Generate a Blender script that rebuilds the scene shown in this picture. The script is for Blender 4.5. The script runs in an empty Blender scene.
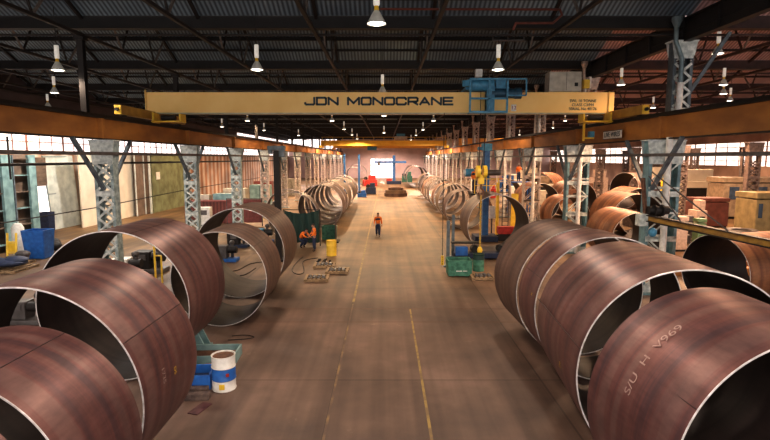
import bpy, bmesh, math, random
from mathutils import Vector, Matrix
random.seed(7)
sc = bpy.context.scene
COL = sc.collection
PI = math.pi
F = 513.0; TH = math.atan(62/513.0); H = 5.8
cT, sT = math.cos(TH), math.sin(TH)

# ------------------------------------------------------------ survey helpers
def ray(px, py):
    u = (px-385)/F; v = -(py-220)/F
    return Vector((u, cT + v*sT, -sT + v*cT))
def G(px, py, z=0.0):
    d = ray(px, py); t = (z-H)/d.z
    return Vector((d.x*t, d.y*t, z))
def PY(px, py, Y):
    d = ray(px, py); t = Y/d.y
    return Vector((d.x*t, Y, H+d.z*t))
def YZ(zc, z):                       # camera-axis depth -> world y at height z
    return (zc-(H-z)*sT)/cT

# ------------------------------------------------------------ materials
MATS = {}
def nt(name):
    m = bpy.data.materials.new(name); m.use_nodes = True
    return m, m.node_tree.nodes, m.node_tree.links, m.node_tree.nodes['Principled BSDF']
def mat(name, c, rough=.6, metal=0.0, c2=None, scale=3.0, bump=0.0, stretch=(1,1,1), detail=6, lo=.35, hi=.65, emis=None, es=0.0):
    if name in MATS: return MATS[name]
    m, N, L, B = nt(name)
    B.inputs['Roughness'].default_value = rough
    B.inputs['Metallic'].default_value = metal
    if c2 is None: c2 = tuple(x*.72 for x in c)
    tc = N.new('ShaderNodeTexCoord'); mp = N.new('ShaderNodeMapping')
    mp.inputs['Scale'].default_value = stretch
    no = N.new('ShaderNodeTexNoise'); no.inputs['Scale'].default_value = scale; no.inputs['Detail'].default_value = detail
    rp = N.new('ShaderNodeValToRGB')
    rp.color_ramp.elements[0].position = lo; rp.color_ramp.elements[0].color = (*c2, 1)
    rp.color_ramp.elements[1].position = hi; rp.color_ramp.elements[1].color = (*c, 1)
    L.new(tc.outputs['Object'], mp.inputs['Vector']); L.new(mp.outputs[0], no.inputs['Vector'])
    L.new(no.outputs['Fac'], rp.inputs['Fac']); L.new(rp.outputs[0], B.inputs['Base Color'])
    if bump:
        b = N.new('ShaderNodeBump'); b.inputs['Strength'].default_value = bump; b.inputs['Distance'].default_value = .02
        L.new(no.outputs['Fac'], b.inputs['Height']); L.new(b.outputs[0], B.inputs['Normal'])
    if emis:
        B.inputs['Emission Color'].default_value = (*emis, 1); B.inputs['Emission Strength'].default_value = es
    MATS[name] = m; return m

def steel(name, base, dark, streak, rough=.45, metal=.35):
    """rolled plate: bands around the drum (axis = object Y), mottled mill scale"""
    m, N, L, B = nt(name)
    tc = N.new('ShaderNodeTexCoord')
    sep = N.new('ShaderNodeSeparateXYZ'); L.new(tc.outputs['Object'], sep.inputs[0])
    # bands: noise depending mostly on axial coordinate
    mp = N.new('ShaderNodeMapping'); mp.inputs['Scale'].default_value = (.12, 2.3, .12)
    L.new(tc.outputs['Object'], mp.inputs['Vector'])
    n1 = N.new('ShaderNodeTexNoise'); n1.inputs['Scale'].default_value = 1.6; n1.inputs['Detail'].default_value = 5
    L.new(mp.outputs[0], n1.inputs['Vector'])
    r1 = N.new('ShaderNodeValToRGB')
    e = r1.color_ramp.elements
    e[0].position = .36; e[0].color = (*dark, 1); e[1].position = .6; e[1].color = (*base, 1)
    x = e.new(.48); x.color = (*streak, 1)
    L.new(n1.outputs['Fac'], r1.inputs['Fac'])
    n2 = N.new('ShaderNodeTexNoise'); n2.inputs['Scale'].default_value = 1.1; n2.inputs['Detail'].default_value = 8; n2.inputs['Roughness'].default_value = .65
    L.new(tc.outputs['Object'], n2.inputs['Vector'])
    r2 = N.new('ShaderNodeValToRGB'); r2.color_ramp.elements[0].position = .3; r2.color_ramp.elements[0].color = (.62, .62, .66, 1)
    r2.color_ramp.elements[1].position = .7; r2.color_ramp.elements[1].color = (1.2, 1.12, 1.08, 1)
    L.new(n2.outputs['Fac'], r2.inputs['Fac'])
    mx = N.new('ShaderNodeMix'); mx.data_type = 'RGBA'; mx.blend_type = 'MULTIPLY'; mx.inputs['Factor'].default_value = .9
    L.new(r1.outputs[0], mx.inputs['A']); L.new(r2.outputs[0], mx.inputs['B'])
    # fine scratches / speckle
    n3 = N.new('ShaderNodeTexNoise'); n3.inputs['Scale'].default_value = 28; n3.inputs['Detail'].default_value = 3
    mp3 = N.new('ShaderNodeMapping'); mp3.inputs['Scale'].default_value = (.5, .12, .5)
    L.new(tc.outputs['Object'], mp3.inputs['Vector']); L.new(mp3.outputs[0], n3.inputs['Vector'])
    r3 = N.new('ShaderNodeValToRGB'); r3.color_ramp.elements[0].position = .3; r3.color_ramp.elements[0].color = (.8, .8, .8, 1)
    r3.color_ramp.elements[1].position = .7; r3.color_ramp.elements[1].color = (1.12, 1.12, 1.12, 1)
    L.new(n3.outputs['Fac'], r3.inputs['Fac'])
    m2 = N.new('ShaderNodeMix'); m2.data_type = 'RGBA'; m2.blend_type = 'MULTIPLY'; m2.inputs['Factor'].default_value = .7
    L.new(mx.outputs['Result'], m2.inputs['A']); L.new(r3.outputs[0], m2.inputs['B'])
    L.new(m2.outputs['Result'], B.inputs['Base Color'])
    mr = N.new('ShaderNodeMapRange'); mr.inputs['To Min'].default_value = rough-.1; mr.inputs['To Max'].default_value = rough+.15
    L.new(n2.outputs['Fac'], mr.inputs['Value']); L.new(mr.outputs[0], B.inputs['Roughness'])
    B.inputs['Metallic'].default_value = metal
    b = N.new('ShaderNodeBump'); b.inputs['Strength'].default_value = .12; b.inputs['Distance'].default_value = .03
    L.new(n1.outputs['Fac'], b.inputs['Height']); L.new(b.outputs[0], B.inputs['Normal'])
    MATS[name] = m; return m

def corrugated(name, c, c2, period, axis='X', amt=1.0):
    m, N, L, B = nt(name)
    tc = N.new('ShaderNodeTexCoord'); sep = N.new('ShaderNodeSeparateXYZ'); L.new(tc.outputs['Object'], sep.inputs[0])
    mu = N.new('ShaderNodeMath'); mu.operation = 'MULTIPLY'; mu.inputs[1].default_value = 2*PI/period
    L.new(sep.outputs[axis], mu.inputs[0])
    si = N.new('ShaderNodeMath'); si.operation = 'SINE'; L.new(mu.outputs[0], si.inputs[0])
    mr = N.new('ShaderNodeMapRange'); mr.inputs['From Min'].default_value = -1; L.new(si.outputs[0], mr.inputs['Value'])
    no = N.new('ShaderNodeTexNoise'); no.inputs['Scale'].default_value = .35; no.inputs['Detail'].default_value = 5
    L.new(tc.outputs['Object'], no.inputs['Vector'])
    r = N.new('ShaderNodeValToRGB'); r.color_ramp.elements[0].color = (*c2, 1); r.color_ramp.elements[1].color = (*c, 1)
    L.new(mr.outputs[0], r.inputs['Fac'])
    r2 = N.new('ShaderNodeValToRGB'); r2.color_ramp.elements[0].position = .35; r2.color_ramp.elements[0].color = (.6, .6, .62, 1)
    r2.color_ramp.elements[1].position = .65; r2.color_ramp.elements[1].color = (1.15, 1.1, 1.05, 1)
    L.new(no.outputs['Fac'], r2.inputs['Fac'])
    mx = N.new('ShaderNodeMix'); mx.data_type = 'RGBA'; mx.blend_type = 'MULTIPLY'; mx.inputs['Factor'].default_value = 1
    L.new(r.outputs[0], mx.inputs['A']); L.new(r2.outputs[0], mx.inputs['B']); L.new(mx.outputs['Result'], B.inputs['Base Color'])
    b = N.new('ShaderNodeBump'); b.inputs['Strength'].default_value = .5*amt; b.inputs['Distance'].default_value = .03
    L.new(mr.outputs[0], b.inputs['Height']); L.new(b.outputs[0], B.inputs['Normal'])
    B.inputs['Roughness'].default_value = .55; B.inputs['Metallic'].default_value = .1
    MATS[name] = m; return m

def emissive(name, c, s, mull=None):
    """window glass: bright daylight outside; mull=(period_y, period_z) frame pattern handled in geometry"""
    m, N, L, B = nt(name)
    tc = N.new('ShaderNodeTexCoord'); no = N.new('ShaderNodeTexNoise'); no.inputs['Scale'].default_value = .5
    L.new(tc.outputs['Object'], no.inputs['Vector'])
    mr = N.new('ShaderNodeMapRange'); mr.inputs['From Min'].default_value = .3; mr.inputs['From Max'].default_value = .7
    mr.inputs['To Min'].default_value = s*.7; mr.inputs['To Max'].default_value = s*1.2
    L.new(no.outputs['Fac'], mr.inputs['Value'])
    B.inputs['Base Color'].default_value = (.6, .6, .6, 1)
    B.inputs['Emission Color'].default_value = (*c, 1)
    L.new(mr.outputs[0], B.inputs['Emission Strength'])
    MATS[name] = m; return m

def floor_mat():
    m, N, L, B = nt('concrete_floor')
    tc = N.new('ShaderNodeTexCoord'); sep = N.new('ShaderNodeSeparateXYZ'); L.new(tc.outputs['Object'], sep.inputs[0])
    n1 = N.new('ShaderNodeTexNoise'); n1.inputs['Scale'].default_value = .22; n1.inputs['Detail'].default_value = 9; n1.inputs['Roughness'].default_value = .6
    L.new(tc.outputs['Object'], n1.inputs['Vector'])
    r1 = N.new('ShaderNodeValToRGB'); e = r1.color_ramp.elements
    e[0].position = .33; e[0].color = (.09, .061, .052, 1); e[1].position = .66; e[1].color = (.26, .172, .138, 1)
    x = e.new(.5); x.color = (.16, .104, .081, 1)
    L.new(n1.outputs['Fac'], r1.inputs['Fac'])
    # tyre streaks along y
    mp = N.new('ShaderNodeMapping'); mp.inputs['Scale'].default_value = (1.6, .05, 1)
    L.new(tc.outputs['Object'], mp.inputs['Vector'])
    n2 = N.new('ShaderNodeTexNoise'); n2.inputs['Scale'].default_value = 1.2; n2.inputs['Detail'].default_value = 4; L.new(mp.outputs[0], n2.inputs['Vector'])
    r2 = N.new('ShaderNodeValToRGB'); r2.color_ramp.elements[0].position = .35; r2.color_ramp.elements[0].color = (.6, .58, .58, 1)
    r2.color_ramp.elements[1].position = .62; r2.color_ramp.elements[1].color = (1.08, 1.08, 1.06, 1)
    L.new(n2.outputs['Fac'], r2.inputs['Fac'])
    mx = N.new('ShaderNodeMix'); mx.data_type = 'RGBA'; mx.blend_type = 'MULTIPLY'; mx.inputs['Factor'].default_value = .8
    L.new(r1.outputs[0], mx.inputs['A']); L.new(r2.outputs[0], mx.inputs['B'])
    # slab joints
    br = N.new('ShaderNodeTexBrick'); br.offset = 0; br.inputs['Scale'].default_value = 1
    br.inputs['Brick Width'].default_value = 5.4; br.inputs['Row Height'].default_value = 4.8; br.inputs['Mortar Size'].default_value = .026
    br.inputs['Color1'].default_value = (1.06, 1.05, 1.04, 1); br.inputs['Color2'].default_value = (.86, .85, .85, 1); br.inputs['Mortar'].default_value = (.45, .42, .4, 1)
    mpb = N.new('ShaderNodeMapping'); mpb.inputs['Location'].default_value = (1.3, 1.5, 0); L.new(tc.outputs['Object'], mpb.inputs['Vector'])
    L.new(mpb.outputs[0], br.inputs['Vector'])
    m2 = N.new('ShaderNodeMix'); m2.data_type = 'RGBA'; m2.blend_type = 'MULTIPLY'; m2.inputs['Factor'].default_value = .8
    L.new(mx.outputs['Result'], m2.inputs['A']); L.new(br.outputs['Color'], m2.inputs['B'])
    # pale scuffs
    n4 = N.new('ShaderNodeTexNoise'); n4.inputs['Scale'].default_value = .9; n4.inputs['Detail'].default_value = 10; n4.inputs['Roughness'].default_value = .75
    L.new(tc.outputs['Object'], n4.inputs['Vector'])
    r4 = N.new('ShaderNodeValToRGB'); r4.color_ramp.elements[0].position = .62; r4.color_ramp.elements[0].color = (0, 0, 0, 1)
    r4.color_ramp.elements[1].position = .74; r4.color_ramp.elements[1].color = (.5, .5, .5, 1)
    L.new(n4.outputs['Fac'], r4.inputs['Fac'])
    m3 = N.new('ShaderNodeMix'); m3.data_type = 'RGBA'
    L.new(r4.outputs[0], m3.inputs['Factor']); L.new(m2.outputs['Result'], m3.inputs['A']); m3.inputs['B'].default_value = (.42, .31, .24, 1)
    # farther floor: warm lamplight tint put into the concrete colour
    mr = N.new('ShaderNodeMapRange'); mr.inputs['From Min'].default_value = 18; mr.inputs['From Max'].default_value = 34
    L.new(sep.outputs['Y'], mr.inputs['Value'])
    m4 = N.new('ShaderNodeMix'); m4.data_type = 'RGBA'; m4.blend_type = 'MULTIPLY'; L.new(mr.outputs[0], m4.inputs['Factor'])
    L.new(m3.outputs['Result'], m4.inputs['A']); m4.inputs['B'].default_value = (1.22, 1.14, .68, 1)
    L.new(m4.outputs['Result'], B.inputs['Base Color'])
    B.inputs['Roughness'].default_value = .55
    b = N.new('ShaderNodeBump'); b.inputs['Strength'].default_value = .1; b.inputs['Distance'].default_value = .02
    L.new(n4.outputs['Fac'], b.inputs['Height']); L.new(b.outputs[0], B.inputs['Normal'])
    MATS['floor'] = m; return m

floorM = floor_mat()
plum = steel('plum_plate', (.205, .12, .112), (.105, .06, .068), (.175, .082, .077), rough=.4, metal=.45)
umber = steel('umber_plate', (.19, .125, .1), (.1, .067, .06), (.155, .095, .075))
tan = steel('tan_plate', (.27, .195, .13), (.14, .1, .07), (.22, .15, .1), rough=.5, metal=.25)
ochre = steel('ochre_plate', (.33, .155, .07), (.17, .07, .04), (.26, .11, .05), rough=.5, metal=.2)
innerD = steel('shaded_inner_plate', (.034, .022, .022), (.018, .012, .013), (.028, .018, .018))  # shade inside the near and bay cylinders put into the plate colour
innerT = steel('shaded_brown_inner_plate', (.09, .058, .042), (.045, .03, .023), (.07, .045, .033))  # weaker interior shade for far rings, also put into the colour
weldM = mat('weld_bead', (.085, .05, .048), .5, .3, (.06, .035, .035), 9)
rimM = mat('cut_edge', (.7, .67, .67), .35, .3, (.42, .4, .4), 8)
beamM = mat('rusty_orange_beam', (.56, .25, .06), .55, .0, (.33, .13, .035), 1.2, .1, (1, .4, 1))
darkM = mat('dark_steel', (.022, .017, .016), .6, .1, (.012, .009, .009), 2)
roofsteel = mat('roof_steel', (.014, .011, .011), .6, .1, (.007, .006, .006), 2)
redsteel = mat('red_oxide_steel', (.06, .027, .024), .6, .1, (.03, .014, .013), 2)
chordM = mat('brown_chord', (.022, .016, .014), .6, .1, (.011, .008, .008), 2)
greyM = mat('grey_teal_paint', (.46, .55, .56), .5, .0, (.2, .26, .27), 5, .1)
whiteS = mat('worn_white_paint', (.72, .76, .73), .5, .0, (.38, .43, .43), 6, .1)
pinkcol = mat('dusty_brown_paint', (.25, .19, .17), .5, .1, (.13, .1, .09), 5, .1)
palecol = mat('far_haze_paint', (.62, .52, .46), .5, .05, (.35, .3, .27), 5, .1)  # far columns: lamp brightness and haze put into a paler colour
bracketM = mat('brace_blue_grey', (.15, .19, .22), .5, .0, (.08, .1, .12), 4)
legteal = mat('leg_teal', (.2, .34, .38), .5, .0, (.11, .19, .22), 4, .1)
mastblue = mat('mast_blue', (.05, .17, .4), .45, .0, (.03, .1, .26), 4)
yellowM = mat('crane_yellow', (1.0, .7, .27), .45, .0, (.95, .63, .22), .8)
yellow2 = mat('safety_yellow', (.85, .6, .06), .4, 0, (.7, .45, .04), 3)
blueM = mat('machine_blue', (.09, .33, .52), .45, .0, (.06, .22, .37), 5)
navyM = mat('navy_blue', (.02, .035, .09), .6, 0, (.012, .02, .05), 6)
brightblue = mat('bright_blue', (.03, .16, .5), .45, 0, (.02, .1, .36), 4)
letterM = mat('letter_navy', (.03, .06, .09), .5, 0, (.02, .045, .07), 4)
boxgrey = mat('cabinet_grey', (.5, .47, .4), .45, .1, (.36, .33, .28), 3)
whiteM = mat('white_paint', (.8, .79, .76), .4, 0, (.62, .6, .57), 5)
redM = mat('red_paint', (.5, .04, .03), .45, 0, (.3, .025, .02), 4)
greenM = mat('bin_green', (.09, .27, .19), .6, .0, (.04, .14, .1), 5, .1)
tarpM = mat('tarp_green', (.012, .045, .037), .6, 0, (.01, .04, .035), 3, .3)
tealM = mat('teal_paint', (.26, .4, .41), .5, 0, (.14, .24, .25), 2)
brownpanel = mat('brown_panel', (.22, .16, .12), .6, 0, (.13, .095, .075), 1.5)
creamM = mat('cream_panel', (.78, .72, .6), .6, 0, (.66, .6, .49), .8)
whitepanel = mat('pale_door_panel', (.72, .76, .72), .5, .0, (.5, .55, .53), 1.5)
oliveM = mat('olive_panel', (.2, .235, .13), .6, 0, (.11, .12, .06), 1)
maroonM = corrugated('maroon_corrugated', (.22, .07, .06), (.12, .035, .03), .3, 'X')
timberM = mat('timber', (.4, .28, .16), .75, 0, (.22, .15, .09), 6, .2, (1, 6, 1))
oldtimber = mat('grey_timber', (.17, .12, .1), .8, 0, (.08, .055, .05), 6, .2)
orangeM = mat('hi_vis_orange', (.9, .24, .03), .7, 0, (.75, .18, .02), 8)
skinM = mat('skin', (.45, .24, .17), .55, 0, (.38, .19, .13), 8)
hairM = mat('dark_hair', (.03, .018, .012), .7, 0, (.02, .012, .008), 20)
bootM = mat('boots', (.06, .035, .02), .6, 0, (.03, .02, .012), 9)
blackM = mat('black_rubber', (.012, .012, .013), .6, 0, (.007, .007, .008), 6)
shadeM = mat('lamp_reflector', (.5, .49, .45), .5, .0, (.36, .35, .32), 6, emis=(1, .95, .85), es=.05)  # faint glow added so the outside of the cone looks lit
ballastM = mat('lamp_housing_white', (.75, .74, .7), .4, 0, (.6, .59, .55), 6, emis=(1, .95, .85), es=.25)  # faint glow added in place of light falling on the housing
glowM = emissive('lamp_glow', (1, .93, .76), 9)
lineM = mat('floor_line_yellow', (.36, .25, .085), .6, 0, (.22, .15, .075), 2.5, lo=.42, hi=.6)
lineWorn = mat('floor_line_worn', (.27, .18, .085), .6, 0, (.13, .085, .066), 1.8, lo=.45, hi=.7)
rustbrown = mat('rust_brown', (.2, .1, .06), .6, .2, (.1, .05, .035), 5, .1)
brickdark = mat('maroon_paint', (.25, .07, .065), .5, 0, (.16, .045, .04), 4)
paleyellow = mat('machine_cream', (.34, .26, .18), .5, 0, (.22, .165, .11), 3)
glassblue = mat('machine_window', (.09, .13, .2), .15, .2, (.05, .08, .13), 3)
pinkbag = mat('pale_sack', (.6, .48, .42), .8, 0, (.45, .35, .3), 5)
scrapM = mat('steel_offcuts', (.32, .31, .31), .4, .6, (.14, .14, .15), 12)
chalkM = mat('paint_marker', (.42, .3, .27), .7, 0, (.3, .2, .18), 12)
markY = mat('yellow_marker', (.75, .5, .04), .6, 0, (.6, .38, .03), 10)
winM = emissive('daylight_pane', (1, .89, .87), 1.7)
winR = emissive('warm_daylight_pane', (1, .84, .74), 1.5)
doorM = emissive('far_daylight', (1, .84, .86), 1.9)
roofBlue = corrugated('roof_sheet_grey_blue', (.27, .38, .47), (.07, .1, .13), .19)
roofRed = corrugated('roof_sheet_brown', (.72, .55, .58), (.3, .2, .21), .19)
farwall = mat('far_wall_sheet', (.72, .55, .53), .7, 0, (.55, .41, .4), .3)
wallM = corrugated('wall_sheet_ribbed', (.8, .74, .68), (.5, .25, .13), 1.9, 'Y')
wallDk = mat('dark_upper_wall', (.09, .07, .08), .7, 0, (.05, .038, .045), .4)
wallR = mat('right_wall_sheet', (.7, .5, .4), .7, 0, (.42, .27, .21), .25)

# ------------------------------------------------------------ mesh builder
class MB:
    def __init__(s): s.b = bmesh.new()
    def box(s, c, d, rz=0, rx=0, ry=0, bev=0):
        M = Matrix.Translation(Vector(c)) @ Matrix.Rotation(rz, 4, 'Z') @ Matrix.Rotation(ry, 4, 'Y') @ Matrix.Rotation(rx, 4, 'X') @ Matrix.Diagonal((d[0], d[1], d[2], 1))
        r = bmesh.ops.create_cube(s.b, size=1, matrix=M)
        if bev:
            es = list({e for v in r['verts'] for e in v.link_edges})
            bmesh.ops.bevel(s.b, geom=es, offset=bev, segments=2, affect='EDGES', profile=.6)
        return s
    def bar(s, p, q, w, h=None, roll=0):
        p = Vector(p); q = Vector(q); d = q-p; h = h or w
        M = Matrix.Translation((p+q)/2) @ d.to_track_quat('Y', 'Z').to_matrix().to_4x4() @ Matrix.Rotation(roll, 4, 'Y') @ Matrix.Diagonal((w, d.length, h, 1))
        bmesh.ops.create_cube(s.b, size=1, matrix=M); return s
    def rod(s, p, q, r, n=8, r2=None):
        p = Vector(p); q = Vector(q); d = q-p
        M = Matrix.Translation((p+q)/2) @ d.to_track_quat('Z', 'Y').to_matrix().to_4x4()
        bmesh.ops.create_cone(s.b, cap_ends=True, segments=n, radius1=r, radius2=r if r2 is None else r2, depth=d.length, matrix=M); return s
    def path(s, pts, r, n=6):
        for a, b in zip(pts[:-1], pts[1:]): s.rod(a, b, r, n)
        for a in pts[1:-1]: s.ball(a, (r, r, r), 6)
        return s
    def ball(s, c, d, n=12):
        M = Matrix.Translation(Vector(c)) @ Matrix.Diagonal((*d, 1))
        bmesh.ops.create_uvsphere(s.b, u_segments=n, v_segments=max(4, n//2+1), radius=1, matrix=M); return s
    def lathe(s, prof, c=(0, 0, 0), n=32, M=None, close=False):
        M = M or Matrix.Translation(Vector(c)); rings = []
        for r, z in prof:
            rings.append([s.b.verts.new(M @ Vector((r*math.cos(2*PI*i/n), r*math.sin(2*PI*i/n), z))) for i in range(n)])
        pr = list(zip(rings[:-1], rings[1:]))
        if close: pr.append((rings[-1], rings[0]))
        for A, B in pr:
            for i in range(n):
                j = (i+1) % n; s.b.faces.new((A[i], A[j], B[j], B[i]))
        return s
    def poly(s, pts, t=None, nrm=None):
        vs = [s.b.verts.new(Vector(p)) for p in pts]; f = s.b.faces.new(vs)
        if t:
            f.normal_update(); n = Vector(nrm) if nrm else f.normal.copy()
            r = bmesh.ops.extrude_face_region(s.b, geom=[f])
            bmesh.ops.translate(s.b, verts=[v for v in r['geom'] if isinstance(v, bmesh.types.BMVert)], vec=n*t)
        return s
    def build(s, name, m, parent=None, smooth=False, loc=None):
        bmesh.ops.recalc_face_normals(s.b, faces=s.b.faces)
        me = bpy.data.meshes.new(name); s.b.to_mesh(me); s.b.free()
        me.materials.append(m)
        if smooth:
            me.polygons.foreach_set('use_smooth', [True]*len(me.polygons))
            try: me.set_sharp_from_angle(angle=math.radians(40))
            except Exception: pass
        o = bpy.data.objects.new(name, me); COL.objects.link(o)
        if parent: o.parent = parent
        if loc is not None: o.location = loc
        return o

def tag(o, label=None, cat=None, group=None, kind=None):
    if label: o['label'] = label
    if cat: o['category'] = cat
    if group: o['group'] = group
    if kind: o['kind'] = kind
    return o
def thing(name, loc, label, cat, group=None, rz=0):
    o = bpy.data.objects.new(name, None); COL.objects.link(o)
    o.location = loc; o.rotation_euler = (0, 0, rz); o.empty_display_size = .2
    return tag(o, label, cat, group)
def copy_tree(o, parent=None, loc=None, label=None, rz=None, group=None):
    c = o.copy(); COL.objects.link(c); c.parent = parent
    if loc is not None: c.location = loc
    if rz is not None: c.rotation_euler = (0, 0, rz)
    if label: c['label'] = label
    if group: c['group'] = group
    for ch in list(o.children): copy_tree(ch, c)
    return c
def struct(o): o['kind'] = 'structure'; return o

# ------------------------------------------------------------ camera
cam = bpy.data.cameras.new('camera'); cam.sensor_width = 36; cam.lens = 36*F/770; cam.clip_end = 600
co = bpy.data.objects.new('camera', cam); COL.objects.link(co)
co.location = (0, 0, H); co.rotation_euler = (PI/2-TH, 0, 0); sc.camera = co

# ------------------------------------------------------------ dimensions of the hall
Y0 = 21.9; BAY = 9.6
XL, XR = -28.0, 48.0
YF = 150.0
cy = lambda n: Y0+BAY*n
NB = 13

# floor
struct(MB().box(((XL+XR)/2, 70, -.1), (XR-XL+4, 170, .2)).build('floor', floorM))
# worn yellow lane lines (painted on the slab)
def strip(name, p, q, w, m, label, z=.004):
    p = Vector((p[0], p[1], z)); q = Vector((q[0], q[1], z)); d = (q-p).normalized(); n = Vector((-d.y, d.x, 0))*w/2
    return tag(MB().poly([p-n, q-n, q+n, p+n]).build(name, m), label, 'floor marking')
strip('lane_line', (-1.28, 5), (-1.28, 20), .06, lineWorn, 'faded yellow lane line on the near floor, left of centre')
strip('lane_line', (-1.28, 20.2), (-1.2, 140), .10, lineM, 'long yellow lane line down the aisle to the left of the walking worker')
strip('lane_line', (.97, 5), (.97, 19.3), .065, lineM, 'narrow yellow lane line on the near floor, right of centre')
strip('joint_strip', (-10, 19.3), (11, 19.3), .05, rustbrown, 'dark straight joint across the floor, before the stacked pallets')
strip('joint_strip', (-4.5, 17.7), (5.2, 17.7), .04, rustbrown, 'dark straight joint across the floor, second and nearer of the two')

# roof: transverse valleys at every column line, gable sheets between
ZV, ZR = 11.55, 13.7
def roof_sheet(x0, x1, n, m, name):
    ya, yr, yb = cy(n)+.2, cy(n)+BAY/2, cy(n+1)-.2
    g = MB(); g.poly([(x0, ya, ZV), (x1, ya, ZV), (x1, yr, ZR), (x0, yr, ZR)]); g.poly([(x0, yr, ZR), (x1, yr, ZR), (x1, yb, ZV), (x0, yb, ZV)])
    return struct(g.build(name, m))
for n in range(-3, NB+1):
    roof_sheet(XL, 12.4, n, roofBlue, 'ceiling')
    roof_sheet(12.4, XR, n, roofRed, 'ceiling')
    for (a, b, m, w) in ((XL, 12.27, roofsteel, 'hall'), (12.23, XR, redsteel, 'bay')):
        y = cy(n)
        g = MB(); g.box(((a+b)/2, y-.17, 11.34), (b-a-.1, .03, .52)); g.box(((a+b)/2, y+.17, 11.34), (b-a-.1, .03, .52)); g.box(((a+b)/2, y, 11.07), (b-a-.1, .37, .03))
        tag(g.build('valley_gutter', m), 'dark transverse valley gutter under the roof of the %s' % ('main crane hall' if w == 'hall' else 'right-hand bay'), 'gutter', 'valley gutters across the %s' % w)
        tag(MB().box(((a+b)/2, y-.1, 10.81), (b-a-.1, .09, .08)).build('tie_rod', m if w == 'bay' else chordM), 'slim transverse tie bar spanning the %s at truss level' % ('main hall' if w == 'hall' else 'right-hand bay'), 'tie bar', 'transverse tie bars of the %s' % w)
        for i, f in enumerate((.22, .42, .62, .82)):
            yy = cy(n+1)-.2-(BAY/2-.2)*f; zz = ZV+(ZR-ZV)*f-.11
            big = i == 1
            g = MB(); g.box(((a+b)/2, yy, zz), (b-a, .1 if big else .07, .2 if big else .12))
            tag(g.build('roof_purlin', m), 'dark roof purlin under the corrugated sheets of the %s' % ('main hall' if w == 'hall' else 'right-hand bay'), 'purlin', 'roof purlins of the %s' % w)
            yy = cy(n)+.2+(BAY/2-.2)*f
            if n < 4:
                tag(MB().box(((a+b)/2, yy, zz), (b-a, .07, .12)).build('roof_purlin', m), 'dark roof purlin under the corrugated sheets of the %s' % ('main hall' if w == 'hall' else 'right-hand bay'), 'purlin', 'roof purlins of the %s' % w)

# trusses running along the hall, one per bay and line
def truss_parts(full, m1, m2):
    mid = BAY/2
    specs = [('bottom_chord', [((0, 0, 10.78), (0, BAY, 10.78), .13)], m1),
             ('rafter', [((0, .2, ZV-.1), (0, mid, ZR-.1), .12)], m1), ('rafter', [((0, BAY-.2, ZV-.1), (0, mid, ZR-.1), .12)], m1),
             ('strut', [((0, 3.0, 10.8), (.0, 4.4, 13.3), .07)], m1), ('strut', [((0, 3.0, 10.8), (0, 1.9, 12.2), .07)], m2),
             ('strut', [((0, 6.4, 10.8), (0, 5.2, 13.3), .07)], m1), ('strut', [((0, 6.4, 10.8), (0, 7.7, 12.3), .08)], m2)]
    return specs
def make_truss(loc, full, m1, m2, label, group):
    if full:
        t = thing('roof_truss', loc, label, 'truss', group)
        for nm, bars, m in truss_parts(full, m1, m2):
            g = MB()
            for p, q, w in bars: g.bar(p, q, w)
            g.build(nm, m, t)
        return t
    g = MB()
    for nm, bars, m in truss_parts(full, m1, m2):
        for p, q, w in bars: g.bar(p, q, w)
    return tag(g.build('roof_truss', m1, loc=loc), label, 'truss', group)
strutM = mat('pale_strut', (.26, .23, .2), .5, .1, (.15, .13, .12), 4)
hallX = [-27.6, -25.4, -21.8, -17, -12.35, -7.6, -2.8, 1.95, 6.8]
bayX = [16.8, 21.6, 26.4, 31.2, 36, 41]
tf = make_truss((0, 0, 0), True, chordM, strutM, 'x', 'x'); ts = make_truss((0, 0, 0), False, chordM, strutM, 'x', 'x')
tfb = make_truss((0, 0, 0), True, redsteel, strutM, 'x', 'x'); tsb = make_truss((0, 0, 0), False, redsteel, strutM, 'x', 'x')
def put(proto, loc, label, group): return copy_tree(proto, None, loc, label, None, group)
for n in range(-2, NB):
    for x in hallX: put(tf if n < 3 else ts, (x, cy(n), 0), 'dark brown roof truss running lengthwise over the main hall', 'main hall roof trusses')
    if n > -1:
        for x in bayX: put(tfb if n < 3 else tsb, (x, cy(n), 0), 'reddish roof truss running lengthwise over the right-hand bay', 'right bay roof trusses')
def kill(o):
    for c in list(o.children): kill(c)
    bpy.data.objects.remove(o)
for o in (tf, ts, tfb, tsb): kill(o)

# deep valley girder above the right column line, in spans
def girder(nm, loc, m, label, group):
    g = MB(); g.box((0, BAY/2, .47), (.04, BAY, .94)); g.box((0, BAY/2, .02), (.3, BAY, .05)); g.box((0, BAY/2, .92), (.3, BAY, .05))
    g.box((0, BAY/2, .36), (.1, BAY, .06))
    for k in range(5): g.box((0, .1+k*(BAY-.2)/4, .47), (.26, .03, .88))
    return tag(g.build(nm, m, loc=loc), label, 'girder', group)
gp = None
for n in range(-3, NB):
    if gp is None: gp = girder('roof_girder', (12.25, cy(n), 10.5), darkM, 'deep dark girder span running lengthwise above the right-hand columns', 'roof girder spans above the right-hand columns')
    else: copy_tree(gp, None, (12.25, cy(n), 10.5))

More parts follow.
